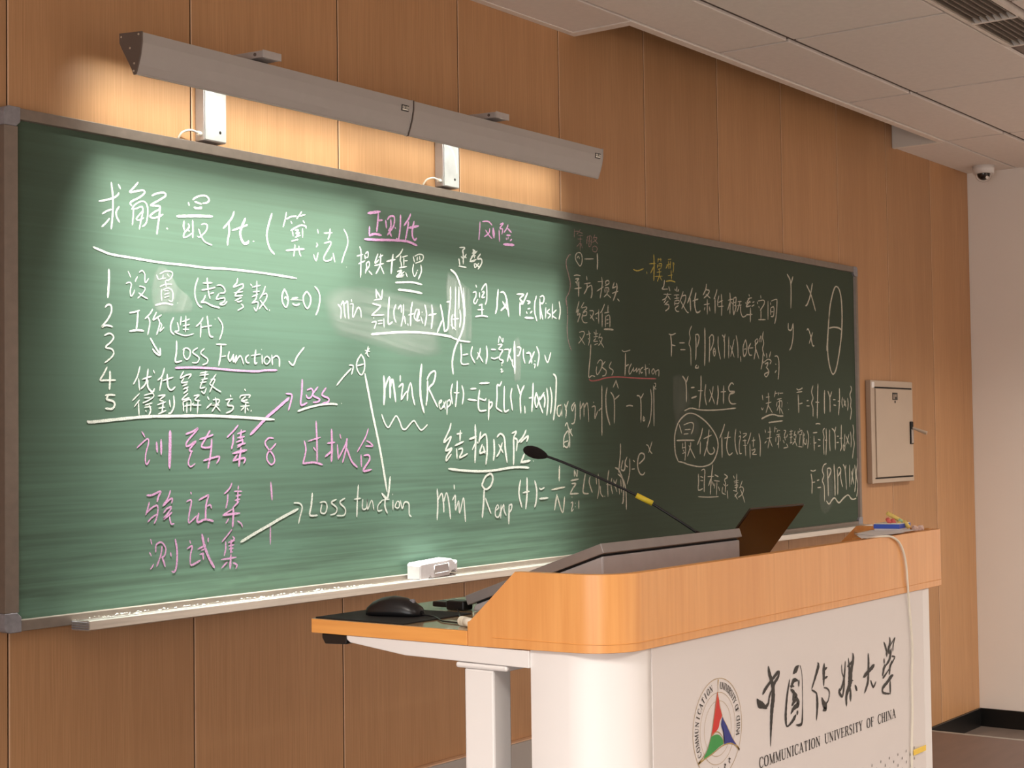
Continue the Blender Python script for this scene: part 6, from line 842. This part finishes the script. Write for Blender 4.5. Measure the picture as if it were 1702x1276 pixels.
link('box_top', prism([(x * 0.97 + 0.0385, y * 0.95 - 0.0895) for x, y in Q], z0 + 0.0106, z0 + 0.0125, 'Z'), M['boxtop'], bx)
link('box_base', prism([(x * 0.96 + 0.0514, y * 0.94 - 0.1073) for x, y in Q], SZ + 0.0028, z0, 'Z'), M['paper'], bx)
def P3(x, y, dpt): d_ = FW + RX * ((x - 851) / FPX) - UY * ((y - 638) / FPX); return CAM + d_ * dpt
def chalk(p, q, r, m, lab, col_):
    bm = cyl(p, q, r, r * 0.93, 14); bmesh.ops.bevel(bm, geom=[e for e in bm.edges if e.calc_face_angle(0) > 1.2], offset=r * 0.22, segments=2, affect='EDGES')
    tag(link('chalk_stick', bm, m), lab, 'chalk', 'coloured chalk pieces in a heap on the chalk box')
chalk(P3(1474.5, 852.5, 3.865), P3(1500, 866.5, 3.875), 0.0053, M['cy'], 'yellow chalk stick sloping across the top of the heap', 0)
chalk(P3(1494.5, 863.5, 3.850), P3(1503, 868.5, 3.860), 0.0040, M['cg'], 'short pale green chalk piece under the yellow stick', 0)
chalk(P3(1474.5, 861.5, 3.845), P3(1479.5, 870.5, 3.835), 0.0052, M['cp'], 'red chalk stub at the left of the heap', 0)
chalk(P3(1483, 863, 3.850), P3(1487.5, 872.5, 3.840), 0.0055, M['cp'], 'red chalk stub in the middle of the heap', 0)
chalk(P3(1477.5, 870.5, 3.825), P3(1485, 874.0, 3.835), 0.0045, M['cp'], 'red chalk stub lowest in the heap', 0)
chalk(P3(1493, 867.5, 3.835), P3(1497, 875.0, 3.830), 0.0055, M['cy'], 'yellow chalk stub right of the red ones', 0)
chalk(P3(1502.5, 865.5, 3.850), P3(1511, 877.0, 3.840), 0.0056, M['cy'], 'yellow chalk stub at the right end of the heap', 0)
bm = bmesh.new()
def crumb(cx_, cy_, r, seed, lab):
    random.seed(seed); b2 = bmesh.new(); bmesh.ops.create_icosphere(b2, subdivisions=2, radius=r)
    c_ = P3(cx_, cy_, 3.86)
    for v in b2.verts: v.co = v.co * (0.72 + 0.5 * random.random()); v.co = Vector((v.co.x * 1.1, v.co.y, v.co.z * 0.95)) + c_
    tag(link('crumpled_tissue', b2, M['cw']), lab, 'tissue')
crumb(1522, 878.5, 0.0090, 3, 'small pale crumpled tissue ball beside the chalk box')
crumb(1530.5, 878.0, 0.0085, 5, 'small pale crumpled tissue ball nearest the lectern end')
wc = thing('white_cable', 'white cable hanging down over the lectern front panel', 'cable', (1.15, -1.88, 1.45))
cp = []
for x, y in ((1438, 894.5), (1455, 892.2), (1470, 890.8), (1480, 891.5), (1489, 896), (1496, 904), (1502, 919), (1506, 940), (1508.5, 970), (1510.5, 1000), (1514, 1040), (1516.5, 1080), (1515.5, 1130), (1516.5, 1180), (1515.5, 1230), (1515.5, 1276), (1516, 1330)):
    q = px(x, y, (-1.862 if x < 1440 else -1.868 if x < 1460 else -1.8765 if x < 1475 else -1.8795) if y < 990 else -1.8745); cp.append(tuple(q))
link('cord', tube(cp, 0.0027, 10, 5), M['cable'], wc)
q = px(1519, 1249, -1.8745)
link('cable_tag', box(q.x - 0.003, q.x + 0.072, -1.8755, -1.8745, q.z - 0.0085, q.z + 0.0045, 0.0003, 1), M['tag'], wc)
